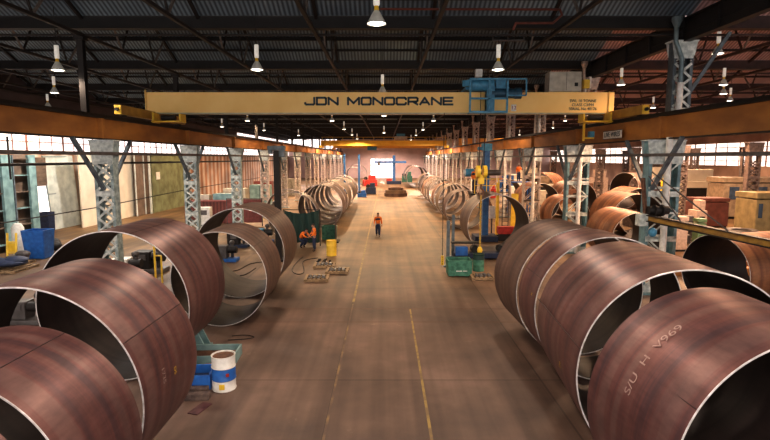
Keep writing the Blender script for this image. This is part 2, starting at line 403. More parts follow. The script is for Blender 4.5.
# ------------------------------------------------------------ walls
def wall(name, x0, y0, x1, y1, z0, z1, m, t=.2):
    dx, dy = x1-x0, y1-y0; L = math.hypot(dx, dy)
    o = MB().box((0, 0, 0), (L, t, z1-z0)) if abs(dx) > abs(dy) else MB().box((0, 0, 0), (t, L, z1-z0))
    return struct(o.build(name, m, loc=((x0+x1)/2, (y0+y1)/2, (z0+z1)/2)))
wall('wall_left', XL, 0, XL, YF, 0, 6.25, wallM)
wall('wall_left', XL, 0, XL, YF, 7.9, 8.7, wallDk)
wall('wall_left', XL, 0, XL, YF, 10.6, 13.8, wallDk)
wall('wall_left', XL, 0, XL, 98, 8.7, 10.6, wallDk)
wall('wall_right', XR, 0, XR, YF, 0, 4.7, wallR)
wall('wall_right', XR, 0, XR, YF, 6.1, 6.6, wallR)
wall('wall_right', XR, 0, XR, YF, 7.9, 13.8, wallR)
wall('wall_far', XL, YF, -4.2, YF, 0, 8.4, farwall)
wall('wall_far', -13.5, YF, -4.2, YF, 8.4, 13.8, farwall)
wall('wall_far', XL, YF, -13.5, YF, 11.2, 13.8, farwall)
wall('wall_far', 2.9, YF, XR, YF, 0, 13.8, farwall)
wall('wall_far', -4.2, YF, 2.9, YF, 5.6, 13.8, farwall)
def window(name, x, y0, y1, z0, z1, m, step, fm, rows=2):
    """one long steel-framed window: glazing plus frame bars"""
    p = struct(MB().box((0, 0, 0), (.04, y1-y0, z1-z0)).build(name, m, loc=(x, (y0+y1)/2, (z0+z1)/2)))
    g = MB(); n = int((y1-y0)/step)
    for i in range(n+1): g.box((0, -(y1-y0)/2+i*(y1-y0)/n, 0), (.14, (.22 if i % 4 == 0 else .09), z1-z0))
    for k in range(rows+1): g.box((0, 0, -(z1-z0)/2+k*(z1-z0)/rows), (.12, y1-y0, .08))
    fr = g.build('window_frame', fm, p)
    return p
wn = 0
mull = mat('window_mullion', (.6, .36, .32), .6, 0, (.25, .13, .12), 4)
for (a, b) in ((10, 45), (45, 80), (80, 115), (115, 149)):
    wn += 1; window('window_%d' % wn, XL, a, b, 6.25, 7.9, winM, 1.5, mull)
    if a > 100: wn += 1; window('window_%d' % wn, XL, 98, b, 8.7, 10.6, winM, 1.5, mull)
    wn += 1; window('window_%d' % wn, XR, a, b, 4.7, 6.1, winR, 2.4, mull)
    wn += 1; window('window_%d' % wn, XR, a, b, 6.6, 7.9, winR, 2.4, mull)
fwn = struct(MB().box((0, 0, 0), (12.5, .04, 2.8)).build('window_20', winM, loc=(-19.75, YF, 9.8)))
g = MB()
for k in range(11): g.box((-6.25+1.25*k, -.05, 0), (.12, .1, 2.8))
for k in range(3): g.box((0, -.05, -1.4+1.4*k), (12.5, .1, .1))
g.build('window_frame', mull, fwn)
d = struct(MB().box((-.65, YF, 2.8), (7.1, .05, 5.6)).build('door_1', doorM))
g = MB()
for k in range(6): g.box((-4.2+7.1*k/5, YF-.06, 2.8), (.12, .08, 5.6))
for k in range(4): g.box((-.65, YF-.06, 5.6*k/3+.02), (7.1, .08, .1))
g.build('door_frame', mat('door_frame_pink', (.6, .42, .42), .6, 0, (.5, .34, .34), 3), d)

# bright opening + fittings on the left side (near part)
def panel(name, px0, px1, X, ztop, m, label, cat, depth=.12, ribs=0, rm=None, z0=.0):
    """tall sheet standing along the left wall; px range seen from the aisle fixes its y-range"""
    y0 = (X*F/(px0-385))/1.0; y1 = (X*F/(px1-385))
    y0 = abs(y0); y1 = abs(y1)
    t = thing(name, (X, (y0+y1)/2, z0), label, cat)
    MB().box((0, 0, ztop/2), (depth, abs(y1-y0), ztop)).build('sheet', m, t)
    if ribs:
        g = MB()
        for k in range(ribs+1): g.box((.1, -(y1-y0)/2+k*(y1-y0)/ribs, ztop/2), (.1, .1, ztop))
        g.build('stiffener', rm or m, t)
    return t
# steel wall bays: pairs of teal stanchions with brown shelved recesses
def wall_bay(px0, px1, label):
    X = -23.2; y0 = abs(X*F/(px0-385)); y1 = abs(X*F/(px1-385)); w = y1-y0
    t = thing('wall_bay', (X, y0, 0), label, 'storage rack')
    MB().box((-.5, w/2, 3.0), (.08, w, 6.0)).build('back_sheet', brownpanel, t)
    MB().box((0, w*.82, 3.0), (.16, w*.30, 6.0)).box((-.25, w*.97, 3), (.5, .06, 6.0)).build('stanchion', tealM, t)
    MB().box((0, .05, 3.0), (.2, .1, 6.0)).build('upright', bracketM, t)
    for k in range(6): MB().box((-.22, w*.35, .5+k*1.05), (.45, w*.7, .06)).build('shelf', brownpanel if k % 2 else tealM, t)
    return t
wall_bay(-60, -22, 'tall teal-edged steel rack beside the left wall, at the very edge of the picture')
wall_bay(-22, 13, 'tall teal and brown steel rack on the left wall, leftmost in full view')
wall_bay(13, 37, 'tall teal and brown steel rack on the left wall, next to the bright doorway')
struct(MB().box((-27.7, 42.0, 2.1), (.1, 2.0, 4.0)).build('door_2', winM))
darkp = panel('dark_panel', 37, 47, -27.2, 5.9, brownpanel, 'dark panel above the bright side doorway in the left wall', 'panel', z0=3.6)
for c in darkp.children: c.scale.z = .38
# leaning pale door leaf
lfa = G(53, 230); lfb = G(80, 224.5)
g0 = thing('door_leaf', lfa, 'pale grey ribbed steel door leaf standing open beside the blue bin', 'door leaf')
a = Vector((0, 0, 0)); b = lfb-lfa
MB().poly([a, b, b+Vector((-.35, 0, 6.0)), a+Vector((-.5, 0, 6.0))], .1).build('sheet', whitepanel, g0)
g = MB()
for k in range(6):
    f = k/5; p = a.lerp(b, f); g.bar(p+Vector((.06, -.03, 0)), p+Vector((-.42, 0, 6.0)), .07)
for z in (.05, 2.9, 5.9): g.bar(a+Vector((.05-z*.07, -.03, z)), b+Vector((.05-z*.06, -.03, z)), .08)
g.build('rib', mat('rib_blue_grey', (.3, .36, .37), .5, .1, (.2, .25, .26), 4), g0)
panel('cream_wall_panel', 80, 135, -25.3, 6.1, creamM, 'large plain cream panel against the left wall behind the first lattice column', 'panel')
panel('brown_screen', 135, 152, -24.9, 6.1, brownpanel, 'narrow brown sheet panel between the cream and the olive ones', 'panel', ribs=2, rm=whitepanel)
op = panel('olive_screen', 152, 186, -24.6, 6.1, oliveM, 'large olive green panel with a small white notice on it', 'panel', ribs=0)
MB().box((.09, -3.2, 3.9), (.03, .9, .8)).build('notice', whiteM, op)
MB().box((.09, -5.2, 0+3), (.12, .3, 6.1)).build('edge_strip', whitepanel, op)

# ------------------------------------------------------------ lattice columns
def lattice_column(name, loc, label, group, w=.78, dp=.42, top=6.55, legm=greyM, platem=whiteS, lacem=whiteS, brace=True, pipe=False, cap=True, bx_=0.0, ch=1.0, step=.58, lw=.1, single=False):
    t = thing(name, loc, label, 'column', group)
    for s in (-1, 1):
        g = MB(); g.box((s*w/2, 0, top/2), (.03, dp, top))
        for q in (-1, 1): g.box((s*(w/2-.05), q*dp/2, top/2), (.13, .025, top))
        g.build('leg', legm, t)
    for q in (-1, 1):
        g = MB(); z = .35; flip = 1; y = q*(dp/2+.015)
        while z+step < top-ch+.1:
            g.bar((-flip*(w/2-.05), y, z), (flip*(w/2-.05), y, z+step), .02, lw)
            if single: flip = -flip; g.box((0, y, z), (w, .02, .09))
            else: g.bar((w/2-.05, y, z), (-w/2+.05, y, z+step), .02, lw)
            z += step
        for zz in (.2, 2.4, 4.3): g.box((0, y, zz), (w, .02, .22))
        g.build('lacing', lacem, t)
    if cap:
        g = MB()
        for q in (-1, 1):
            y = q*(dp/2+.03)
            g.poly([(-w/2-.03, y, top-ch), (w/2+.03, y, top-ch), (w/2+.14, y, top), (-w/2-.14, y, top)], .025)
            for ix in range(3):
                for iz in range(3): g.rod((-.28+ix*.28, y-.04, top-.8+iz*.3), (-.28+ix*.28, y+.04, top-.8+iz*.3), .022, 6)
        g.box((0, 0, top-.02), (w+.3, dp+.2, .05))
        g.build('capital_plate', platem, t)
    MB().box((0, 0, .03), (w+.3, dp+.3, .06)).build('base_plate', legm, t)
    if brace:
        for s in (-1, 1):
            MB().bar((bx_, s*.25, 4.5), (bx_, s*2.25, top+.03), .15, .12).build('knee_brace', bracketM, t)
    if pipe:
        MB().rod((.02, -dp/2-.18, .05), (.02, -dp/2-.18, top+.1), .13, 12).build('downpipe', whiteM, t, smooth=True)
    return t
lc = lattice_column('lattice_column', (-11.85, cy(0), 0), 'riveted grey lattice column with braces, nearest on the left', 'left row of lattice columns')
ordn = ['nearest', 'second', 'third', 'fourth', 'fifth', 'sixth', 'seventh', 'eighth', 'ninth', 'tenth', 'eleventh', 'twelfth', 'thirteenth', 'fourteenth', 'fifteenth', 'sixteenth']
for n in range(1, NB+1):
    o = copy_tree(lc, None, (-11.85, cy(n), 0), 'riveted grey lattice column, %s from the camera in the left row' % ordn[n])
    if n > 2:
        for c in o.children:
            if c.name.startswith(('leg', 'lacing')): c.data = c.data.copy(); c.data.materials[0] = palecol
rc = lattice_column('lattice_column', (11.65, cy(0)-.2, 0), 'wide white and teal lattice column with a white downpipe, nearest on the right', 'right row of lattice columns', w=1.3, dp=.5, platem=whiteS, legm=legteal, pipe=True, bx_=-.5, step=1.05, lw=.07, single=True)
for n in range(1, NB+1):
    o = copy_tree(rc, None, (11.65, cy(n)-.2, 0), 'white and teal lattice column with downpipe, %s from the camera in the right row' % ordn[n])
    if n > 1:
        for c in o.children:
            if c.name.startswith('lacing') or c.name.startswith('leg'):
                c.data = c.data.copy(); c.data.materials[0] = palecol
lc3 = lattice_column('lattice_column', (28.8, 40.4, 0), 'brown lattice column standing right of the cream machinery, nearest in its row', 'lattice columns inside the right-hand bay', legm=pinkcol, lacem=pinkcol, platem=pinkcol, top=7.0, brace=False, w=.95)
for k in range(1, 8): copy_tree(lc3, None, (28.8, 40.4+9.6*k, 0), 'brown lattice column inside the right-hand bay, %s in its row' % ordn[k])
for k in range(0, 6): copy_tree(lc3, None, (40.5, 58+9.6*k, 0), 'brown lattice column by the far right windows, %s in its row' % ordn[k])

# upper posts from the runway up to the roof
lp = thing('upper_post', (-12.5, cy(0)-.1, 7.5), 'plain dark post from the left runway beam to the roof, nearest', 'post', 'upper posts of the left side')
MB().box((0, 0, 1.65), (.05, .22, 3.3)).box((0, .11, 1.65), (.24, .03, 3.3)).box((0, -.11, 1.65), (.24, .03, 3.3)).build('shaft', chordM, lp)
MB().box((0, 0, 3.2), (.4, .36, .2)).build('head_plate', chordM, lp)
for n in range(1, NB+1): copy_tree(lp, None, (-12.5, cy(n)-.1, 7.5), 'plain dark post from the left runway beam to the roof, %s from the camera' % ordn[n])
rp = lattice_column('upper_column', (12.2, cy(0)-.1, 7.55), 'short grey lattice column above the right runway beam, nearest, with teal rainwater pipe', 'upper lattice columns of the right side', w=.78, dp=.4, top=3.0, brace=False, legm=bracketM, lacem=whiteS, platem=whiteS, ch=.6)
MB().path([(-.5, -.45, 3.75), (-.5, -.45, 2.9), (-.18, -.4, 2.25), (-.18, -.4, 1.3)], .09, 10).build('rainwater_pipe', mat('pipe_teal_grey', (.2, .27, .3), .4, .2, (.12, .17, .19), 4), rp)
MB().lathe([(.2, 3.85), (.2, 3.7), (.09, 3.45)], n=10).build('rainwater_hopper', MATS['pipe_teal_grey'], rp).location = (-.5, -.45, 0)
MB().rod((-.18, -.4, 1.3), (-.18, -.4, -.05), .12, 12).build('downpipe', whiteM, rp)
MB().bar((.35, 0, .8), (1.75, -.3, 3.3), .14).build('diagonal_brace', bracketM, rp)
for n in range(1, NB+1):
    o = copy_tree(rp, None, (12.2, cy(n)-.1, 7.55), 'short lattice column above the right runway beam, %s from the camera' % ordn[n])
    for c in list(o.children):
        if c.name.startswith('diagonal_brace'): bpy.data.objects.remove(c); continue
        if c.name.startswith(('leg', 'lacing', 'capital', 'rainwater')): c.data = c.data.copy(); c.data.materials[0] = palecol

# ------------------------------------------------------------ runway beams, ties and cables
def runway(x, z0, h, label, group, side):
    t = thing('runway_beam', (x, 0, z0), label, 'crane beam', group)
    MB().box((0, BAY/2, h/2), (.04, BAY-.02, h-.04)).build('web', beamM, t)
    MB().box((0, BAY/2, .03), (.36, BAY-.02, .05)).build('bottom_flange', darkM, t)
    MB().box((0, BAY/2, h-.03), (.42, BAY-.02, .07)).build('top_flange', darkM, t)
    MB().box((0, BAY/2, h+.05), (.08, BAY, .1)).box((0, BAY/2, h+.1), (.11, BAY, .03)).build('rail', chordM, t)
    g = MB()
    for y in (.06, BAY-.06): g.box((side*.1, y, h/2), (.2, .12, h-.1))
    g.build('stiffener', beamM, t)
    return t
lr = runway(-12.05, 6.57, .95, 'orange-brown runway beam span on the left, nearest in view', 'left runway beam spans', 1); lr.location.y = cy(-2)
rr = runway(11.75, 6.57, 1.03, 'orange-brown runway beam span on the right, nearest in view', 'right runway beam spans', -1); rr.location.y = cy(-2)
for n in range(-1, NB):
    copy_tree(lr, None, (-12.05, cy(n), 6.57), 'orange-brown runway beam span on the left, %s from the camera' % ordn[n+2])
    copy_tree(rr, None, (11.75, cy(n), 6.57), 'orange-brown runway beam span on the right, %s from the camera' % ordn[n+2])
tieM = mat('tie_grey', (.13, .12, .12), .5, .2, (.08, .07, .07), 3)
tag(MB().box((-11.36, 78, 5.98), (.07, 140, .13)).build('longitudinal_tie', tieM), 'long grey tie bar running along the left columns just below the runway beam', 'tie bar')
tag(MB().box((10.9, 78, 5.92), (.09, 140, .12)).build('longitudinal_tie', tieM), 'long grey tie bar running along the right columns just below the runway beam', 'tie bar')
tag(MB().rod((-12.4, 8, 5.6), (-12.4, 60, 5.5), .05, 6).build('service_pipe', darkM), 'dark service pipe running along the left columns under the tie bar', 'pipe')
tag(MB().path([(-12.3, 10, 3.75), (-12.3, 22, 3.7), (-12.3, 32, 3.85), (-12.3, 60, 3.9)], .022, 5).build('wire_rope', darkM), 'thin dark wire strung low along the left columns', 'wire')
tag(MB().rod((-12.3, 16.9, 6.5), (-12.3, 16.9, 5.1), .03, 6).build('hanging_rod', darkM), 'short dark rod hanging from the left runway beam near the edge', 'rod')
# sign on the right beam
sg = thing('warning_sign', (11.5, 26.3, 6.97), 'white LIVE WIRES sign fixed to the right runway beam', 'sign')
MB().box((0, 0, 0), (.03, 2.1, .42)).build('plate', whiteM, sg)
MB().box((-.01, 0, .2), (.03, 2.12, .03)).box((-.01, 0, -.2), (.03, 2.12, .03)).build('border', tieM, sg)

def text_mesh(s, size=1.0, ext=.005):
    cu = bpy.data.curves.new('txt', 'FONT'); cu.body = s; cu.size = size; cu.extrude = ext; cu.align_x = 'CENTER'; cu.align_y = 'CENTER'
    o = bpy.data.objects.new('txt', cu); COL.objects.link(o)
    dg = bpy.context.evaluated_depsgraph_get(); dg.update()
    me = bpy.data.meshes.new_from_object(o.evaluated_get(dg)); bpy.data.objects.remove(o)
    return me
def text_obj(name, s, size, m, parent, M, sx=1.0):
    me = text_mesh(s, size); me.transform(M @ Matrix.Diagonal((sx, 1, 1, 1))); me.materials.clear(); me.materials.append(m)
    o = bpy.data.objects.new(name, me); COL.objects.link(o); o.parent = parent; return o
# faces -x : text right runs towards -y (away->near)?  viewer in aisle looks to +x, right = -y
Mx = Matrix.Translation((-.022, 0, -.0)) @ Matrix(((0, 0, -1, 0), (-1, 0, 0, 0), (0, 1, 0, 0), (0, 0, 0, 1)))
text_obj('lettering', 'LIVE WIRES', .34, letterM, sg, Mx, 1.05)

# ------------------------------------------------------------ overhead crane
def letters(word, h, w, gap, t):
    """square stroke lettering"""
    c = .12
    def rr(x0, y0, x1, y1): return [(x0+c, y0), (x1-c, y0), (x1, y0+c), (x1, y1-c), (x1-c, y1), (x0+c, y1), (x0, y1-c), (x0, y0+c), (x0+c, y0)]
    S = {'J': [[(0, .25), (0, c), (c, 0), (1-c, 0), (1, c), (1, 1)]],
         'D': [[(0, 0), (0, 1), (1-c, 1), (1, 1-c), (1, c), (1-c, 0), (0, 0)]],
         'N': [[(0, 0), (0, 1), (1, 0), (1, 1)]], 'M': [[(0, 0), (0, 1), (.5, .2), (1, 1), (1, 0)]],
         'O': [rr(0, 0, 1, 1)], 'C': [[(1, .75), (1, 1-c), (1-c, 1), (c, 1), (0, 1-c), (0, c), (c, 0), (1-c, 0), (1, c), (1, .25)]],
         'R': [[(0, 0), (0, 1), (1-c, 1), (1, 1-c), (1, .55), (1-c, .42), (0, .42)], [(.5, .42), (1, 0)]],
         'A': [[(0, 0), (.5, 1), (1, 0)], [(.2, .3), (.8, .3)]],
         'E': [[(1, 1), (0, 1), (0, 0), (1, 0)], [(0, .5), (.9, .5)]]}
    x = 0; g = MB()
    for ch in word:
        if ch == ' ': x += w*.85; continue
        ww = w*1.2 if ch == 'M' else w
        for pl in S[ch]:
            for p, q in zip(pl[:-1], pl[1:]):
                P = Vector((x+p[0]*ww, 0, p[1]*h)); Q = Vector((x+q[0]*ww, 0, q[1]*h)); dd = (Q-P).normalized()*t*.35
                P2 = P-dd; Q2 = Q+dd; v_ = Q2-P2; g.box((P2+Q2)/2, (v_.length, .012, t), ry=-math.atan2(v_.z, v_.x))
        x += ww+gap
    return g, x-gap
CY = 27.3
zcC = CY*cT-(9-H)*sT*1.0
kC = F/(CY*cT-3*sT)
crane = thing('overhead_crane', (0, CY, 0), 'large yellow overhead travelling crane spanning the hall, nearest of three', 'crane')
zb, zt = 8.12, 9.17
xb0, xb1 = (147.5-385)/kC, (612-385)/kC
MB().box(((xb0+xb1)/2, 0, (zb+zt)/2), (xb1-xb0, .55, zt-zb), bev=.012).build('bridge_girder', yellowM, crane)
MB().box(((xb0+xb1)/2-.1, -.02, zb-.03), (xb1-xb0-.8, .75, .05)).build('lower_flange', mat('flange_pale', (.5, .5, .38), .4, .2, (.35, .36, .28), 3), crane)
MB().box((xb0+.05, -.3, (zb+zt)/2+.03), (.06, .1, 1.2)).box((xb1-.28, -.3, (zb+zt)/2), (.05, .06, 1.1)).build('end_plate', mat('yellow_edge', (.85, .6, .2), .4, 0, (.7, .48, .14), 3), crane)
g, L = letters('JDN MONOCRANE', .34, .46, .13, .1)
tw = (452-306)/kC
o = g.build('lettering', letterM, crane); o.scale.x = tw/L
o.location = ((306-385)/kC, -.285, PY(306, 104.5, CY-.28).z)
for s, x in ((-1, -12.05), (1, 11.75)):
    et = MB(); et.box((x, 0, 7.97), (.34, 7.4, .42), bev=.02)
    e = et.build('end_truck', mat('truck_yellow', (.55, .33, .06), .5, 0, (.4, .22, .04), 2), crane)
    for y in (-3.2, 3.2):
        MB().rod((x-.07, y, 7.86), (x+.07, y, 7.86), .17, 18).build('wheel', darkM, e)
    MB().box((x, -3.74, 7.98), (.3, .06, .4)).build('buffer_plate', yellow2, e)
    MB().rod((x, -3.77, 7.98), (x, -3.9, 7.98), .08, 10).build('buffer', blackM, e)
    g = MB(); xs = x-s*1.1
    g.box((xs, -.9, 7.62), (1.5, .7, .07)); g.box((x-s*1.8, -.9, 7.8), (.08, .7, .4)); g.box((x-s*.45, -.9, 7.8), (.08, .7, .5)); g.build('drive_bracket', yellow2, e)
    MB().rod((xs+.35, -.9, 7.82), (xs-.35, -.9, 7.82), .14, 14).build('drive_motor', darkM, e)
# collector arm
MB().box((10.55, .3, 7.2), (.1, .1, 1.0)).box((10.8, .3, 6.85), (.6, .08, .08)).build('collector_arm', yellow2, crane)
MB().box((10.95, .3, 7.05), (.25, .3, .3)).build('collector_box', blueM, crane)
# trolley with hoist
tx = lambda px: (px-385)/kC
t = crane
g = MB()
x0, x1, x2, z0, z1 = tx(466.5), tx(502), tx(520), 8.05, 9.7
for x in (x0, tx(485), x1):
    g.bar((x, -1.15, z0), (x, -1.15, z1), .09); g.bar((x, -.35, z1), (x, -1.15, z1), .07)
for z in (z0+.05, 8.75, z1): g.bar((x0, -1.15, z), (x1, -1.15, z), .09)
g.bar((x1, -1.15, z1), (x2, -1.15, z1), .07); g.bar((x1, -1.15, 8.9), (x2, -1.15, 8.9), .07); g.bar((x2, -1.15, 8.9), (x2, -1.15, z1), .07)
g.bar((x0-.3, -.9, 9.5), (x0, -1.1, 9.5), .3)
g.box(((x0+x1)/2, -.8, z0+.02), (x1-x0, .8, .06))
g.build('hoist_platform', blueM, t)
g = MB(); g.rod((x0+.1, -.75, 9.45), (tx(490), -.75, 9.45), .3, 20); g.build('hoist_drum', blueM, t, smooth=True)
g = MB(); g.rod((tx(488), -.75, 9.05), (tx(516), -.75, 9.05), .24, 18); g.rod((tx(511), -.75, 9.05), (tx(517), -.75, 9.05), .28, 18); g.build('hoist_motor', mat('motor_blue', (.04, .12, .2), .4, .2, (.025, .08, .13), 4), t, smooth=True)
g = MB(); g.box((tx(487), -.72, 8.75), (.4, .5, 1.3), bev=.03); g.box((tx(497), -.6, 9.5), (.5, .5, .45), bev=.03); g.build('gearbox', blueM, t)
g = MB(); g.box(((x0+x1)/2, 0, 9.3), (2.2, 1.5, .14)); g.build('trolley_frame', blueM, t)
g = MB(); g.box((tx(477), -.3, 10.1), (.36, .3, .4), bev=.02); g.rod((tx(477), -.3, 10.0), (tx(477), -.3, 9.4), .05); g.build('control_box', whiteM, t)
MB().box((tx(512.5), -.3, 8.37), (.26, .02, .34)).build('number_plate', whiteM, t)
Mf = lambda x, y, z: Matrix.Translation((x, y, z)) @ Matrix.Rotation(PI/2, 4, 'X')
text_obj('lettering', '12', .27, redM, t, Mf(tx(512.5), -.32, 8.37))
for i, s in enumerate(('SWL 10 TONNE', 'CLASS C3/M4', 'SERIAL No 40176')):
    text_obj('lettering', s, .2, letterM, t, Mf(tx(581), -.285, 8.72-.2*i), .98)
# electrical cabinet on the bridge
ec = thing('electrical_cabinet', (tx(561.5), CY-.1, zt+.005), 'pale grey electrical cabinet standing on the yellow crane girder', 'cabinet')
MB().box((0, 0, .5), (tx(577)-tx(545.5), .8, 1.0), bev=.03).build('housing', boxgrey, ec)
MB().box((.55, -.42, .35), (.16, .04, .18)).build('switch', blackM, ec)
MB().box((.05, -.405, .56), (.02, .01, 1.0)).build('door_seam', tieM, ec)
jb = thing('junction_box', (tx(584.5), CY-.1, zt), 'small yellow and white junction box right of the grey cabinet on the crane', 'junction box')
MB().box((0, 0, .42), (.3, .3, .45), bev=.02).build('housing', yellow2, jb)
MB().box((.2, .1, .5), (.12, .3, .6)).rod((0, 0, 0), (0, 0, .25), .04).build('bracket', whiteM, jb)
# small lattice camera rail above the trolley, piping under roof
tag(MB().path([PY(380, 9, 20.5), PY(560, 9.5, 20.5), PY(562, 15, 20.5), PY(553, 23, 20.5), PY(516, 23, 20.5), PY(513, 30, 20.5)], .045, 6).build('roof_pipe', mat('copper_pipe', (.2, .06, .04), .5, .2, (.12, .035, .025), 4)), 'reddish pipe running under the roof and looping down above the crane trolley', 'pipe')
tag(MB().bar(PY(493, 40.5, 24), PY(524, 40.5, 24), .08).bar(PY(493, 36, 24), PY(493, 41, 24), .05).bar(PY(524, 36, 24), PY(524, 41, 24), .05).bar(PY(508, 36, 24), PY(508, 41, 24), .04).build('cable_tray', tieM), 'small grey bracket rail hanging under the roof above the crane trolley', 'cable tray')

# hook block hanging from the trolley
hx = tx(480)+.02; hy = CY-.75
hk = thing('hook_block', (hx, hy, 3.9), 'yellow hook block hanging on ropes from the nearest crane', 'hook block')
g = MB()
for s in (-1, 1): g.rod((s*.12, 0, 1.2), (s*.12, 0, 5.3), .02, 6)
g.build('wire_rope', darkM, hk)
g = MB()
for s in (-1, 1): g.rod((s*.17-.09, 0, 1.2), (s*.17+.09, 0, 1.2), .32, 18)
g.build('sheave', yellow2, hk)
MB().box((0, 0, .8), (.3, .2, .5), bev=.04).build('swivel', yellow2, hk)
g = MB(); g.path([(0, 0, .6), (0, 0, .35), (.14, 0, .2), (.1, 0, .02), (-.06, 0, 0), (-.14, 0, .12)], .05, 8); g.build('hook', rustbrown, hk)
ch = thing('chain_sling', (hx, hy-.02, 1.0), 'long yellow chain hanging from the yellow hook block', 'chain')
g = MB(); z = 2.85; i = 0
while z > 0:
    g.box((0, 0, z), (.10 if i % 2 else .05, .05 if i % 2 else .10, .13), bev=.012); z -= .105; i += 1
g.build('links', mat('chain_yellow', (.55, .36, .06), .5, .2, (.35, .22, .05), 8), ch)
MB().ball((0, 0, 0), (.14, .14, .2), 10).build('lower_hook', yellow2, ch, True)
# pendant control
pn = thing('pendant_control', (tx(440)+.12, CY-1.0, .25), 'slim yellow pendant control hanging on a long dark cable above the floor', 'control pendant')
MB().rod((0, 0, .5), (0, 0, 7.8), .018, 6).build('cable', blackM, pn)
MB().box((0, 0, .25), (.13, .1, .5), bev=.025).build('handset', yellow2, pn)
g = MB()
for k in range(4): g.rod((0, -.05, .1+.1*k), (0, -.07, .1+.1*k), .02, 8)
g.build('button', blackM, pn)

# further cranes
def far_crane(y, m, zc_, label, x0=-12.2, x1=11.8):
    t = thing('overhead_crane', (0, y, 0), label, 'crane')
    MB().box(((x0+x1)/2, 0, 8.6), (x1-x0, .6, 1.0), bev=.02).build('bridge_girder', m, t)
    for x in (-12.05, 11.75): MB().box((x, 0, 7.92), (.36, 5, .42)).build('end_truck', m, t)
    g = MB()
    for k in range(13): g.bar((x0+.2+k*(x1-x0-.4)/12, .3, 9.1), (x0+.2+k*(x1-x0-.4)/12, .3, 9.75), .07)
    g.bar((x0, .3, 9.75), (x1, .3, 9.75), .07); g.build('walkway_rail', m, t)
    return t
fc = far_crane(99, mat('far_yellow', (.95, .62, .08), .5, 0, (.85, .52, .05), 1), 0, 'bright yellow overhead crane across the hall, second from the camera')
MB().box((3.0, -.6, 9.6), (2.4, 1.2, .5)).build('trolley', boxgrey, fc); MB().box((3.0, -.5, 10.1), (1.6, 1.0, .5)).build('hoist', blueM, fc)
MB().box((12.0, -2.0, 8.7), (.9, .8, 1.3)).build('cabin', boxgrey, fc)
fc2 = far_crane(122, mat('far_orange', (.95, .5, .1), .5, 0, (.85, .42, .07), 1), 0, 'orange overhead crane near the far wall, third from the camera')
MB().box((-3, -.6, 8.0), (2.2, 1.2, .8)).build('trolley', blueM, fc2)
fr = thing('gantry_frame', (18.5, 92, 0), 'orange-yellow crane girder in the right-hand bay, seen above the runway beam', 'crane')
MB().box((1, 0, 8.6), (13, .6, 1.3)).build('bridge_girder', MATS['far_orange'], fr)
MB().box((-5.3, 0, 7.6), (.5, 4, .6)).box((7.3, 0, 7.6), (.5, 4, .6)).build('end_truck', MATS['far_orange'], fr)

# ------------------------------------------------------------ steel cylinders
def drum(xa, za, xb, zb_, r, m, label, group, rz0=0.0, th=.03, name='steel_cylinder', near=True, axis=None, weld=None, inner=None, r2=None):
    r2 = r2 or r
    """rolled plate cylinder; near rim centre at lateral xa, depth za; far rim centre xb, zb_"""
    pa = Vector((xa, YZ(za, r), r+rz0)); pb = Vector((xb, YZ(zb_, r), r+rz0))
    d = pb-pa; L = d.length; rz = math.atan2(-d.x, d.y)
    t = thing(name, (pa.x, pa.y, rz0), label, 'steel cylinder', group, rz)
    n = 128 if near else 72
    R = Matrix.Translation((0, 0, r)) @ Matrix.Rotation(-PI/2, 4, 'X')     # lathe z -> +y
    MB().lathe([(r, 0.004), (r2, L-.004)], n=n, M=R).build('shell', m, t, True)
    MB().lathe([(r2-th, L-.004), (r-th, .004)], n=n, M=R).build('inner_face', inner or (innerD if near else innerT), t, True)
    for yy in (0, L):
        if yy: r_n, r = r, r2
        MB().lathe([(r, yy+(.004 if yy == 0 else -.004)), (r-.004, yy), (r-th+.004, yy), (r-th, yy+(.004 if yy == 0 else -.004))], n=n, M=R).build('rim_edge', rimM, t, True)
    r = r_n
    if near:
        # longitudinal weld seam
        a_ = random.uniform(-.6, .9) if weld is None else weld
        g = MB(); g.bar((math.cos(a_)*r, .02, r+math.sin(a_)*r), (math.cos(a_)*r, L-.02, r+math.sin(a_)*r), .02, .01)
        g.build('weld_seam', weldM, t)
    return t, L
def wrap_text(t, s, size, r, y0, ang0, m, flip=False, along=0.0, sx=1.0):
    """letters wrapped round the outside of a cylinder; ang measured from +x towards +z, text runs around the girth"""
    me = text_mesh(s, size, 0); bm = bmesh.new(); bm.from_mesh(me)
    bmesh.ops.subdivide_edges(bm, edges=bm.edges, cuts=1); bm.to_mesh(me); bm.free()
    for v in me.vertices:
        x, y = v.co.x*sx, v.co.y
        gx = x*math.cos(along)-y*math.sin(along); gy = x*math.sin(along)+y*math.cos(along)
        a = ang0-gx/r
        rr_ = r+.006
        v.co = Vector((math.cos(a)*rr_, y0+gy, r+math.sin(a)*rr_))
    me.materials.clear(); me.materials.append(m)
    o = bpy.data.objects.new('lettering', me); COL.objects.link(o); o.parent = t
    return o
GL, GR = 'steel cylinders lined up on the left of the aisle', 'steel cylinders lined up on the right of the aisle'
D = {}
D['L0'] = drum(-5.36, 4.3, -5.36, 5.7, 1.67, plum, 'large plum-brown steel cylinder cropped by the lower left corner of the picture', GL)
D['L1'] = drum(-5.36, 6.1, -5.36, 7.8, 1.67, plum, 'large plum-brown steel cylinder at lower left, in front of the white and blue barrel', GL, weld=1.2)
D['L2'] = drum(-5.72, 8.1, -5.72, 10.36, 1.92, plum, 'banded plum steel cylinder, left of the white and blue barrel, marked 1735', GL, weld=.55)
D['L3'] = drum(-7.01, 13.2, -7.01, 16.1, 1.985, plum, 'reddish brown steel cylinder set back to the left, fourth in the left row', GL, weld=1.3)
D['L4'] = drum(-5.71, 17.6, -5.71, 20.0, 1.66, umber, 'thin brown open steel ring, smaller, overlapping the larger ring behind it', GL, weld=.75)
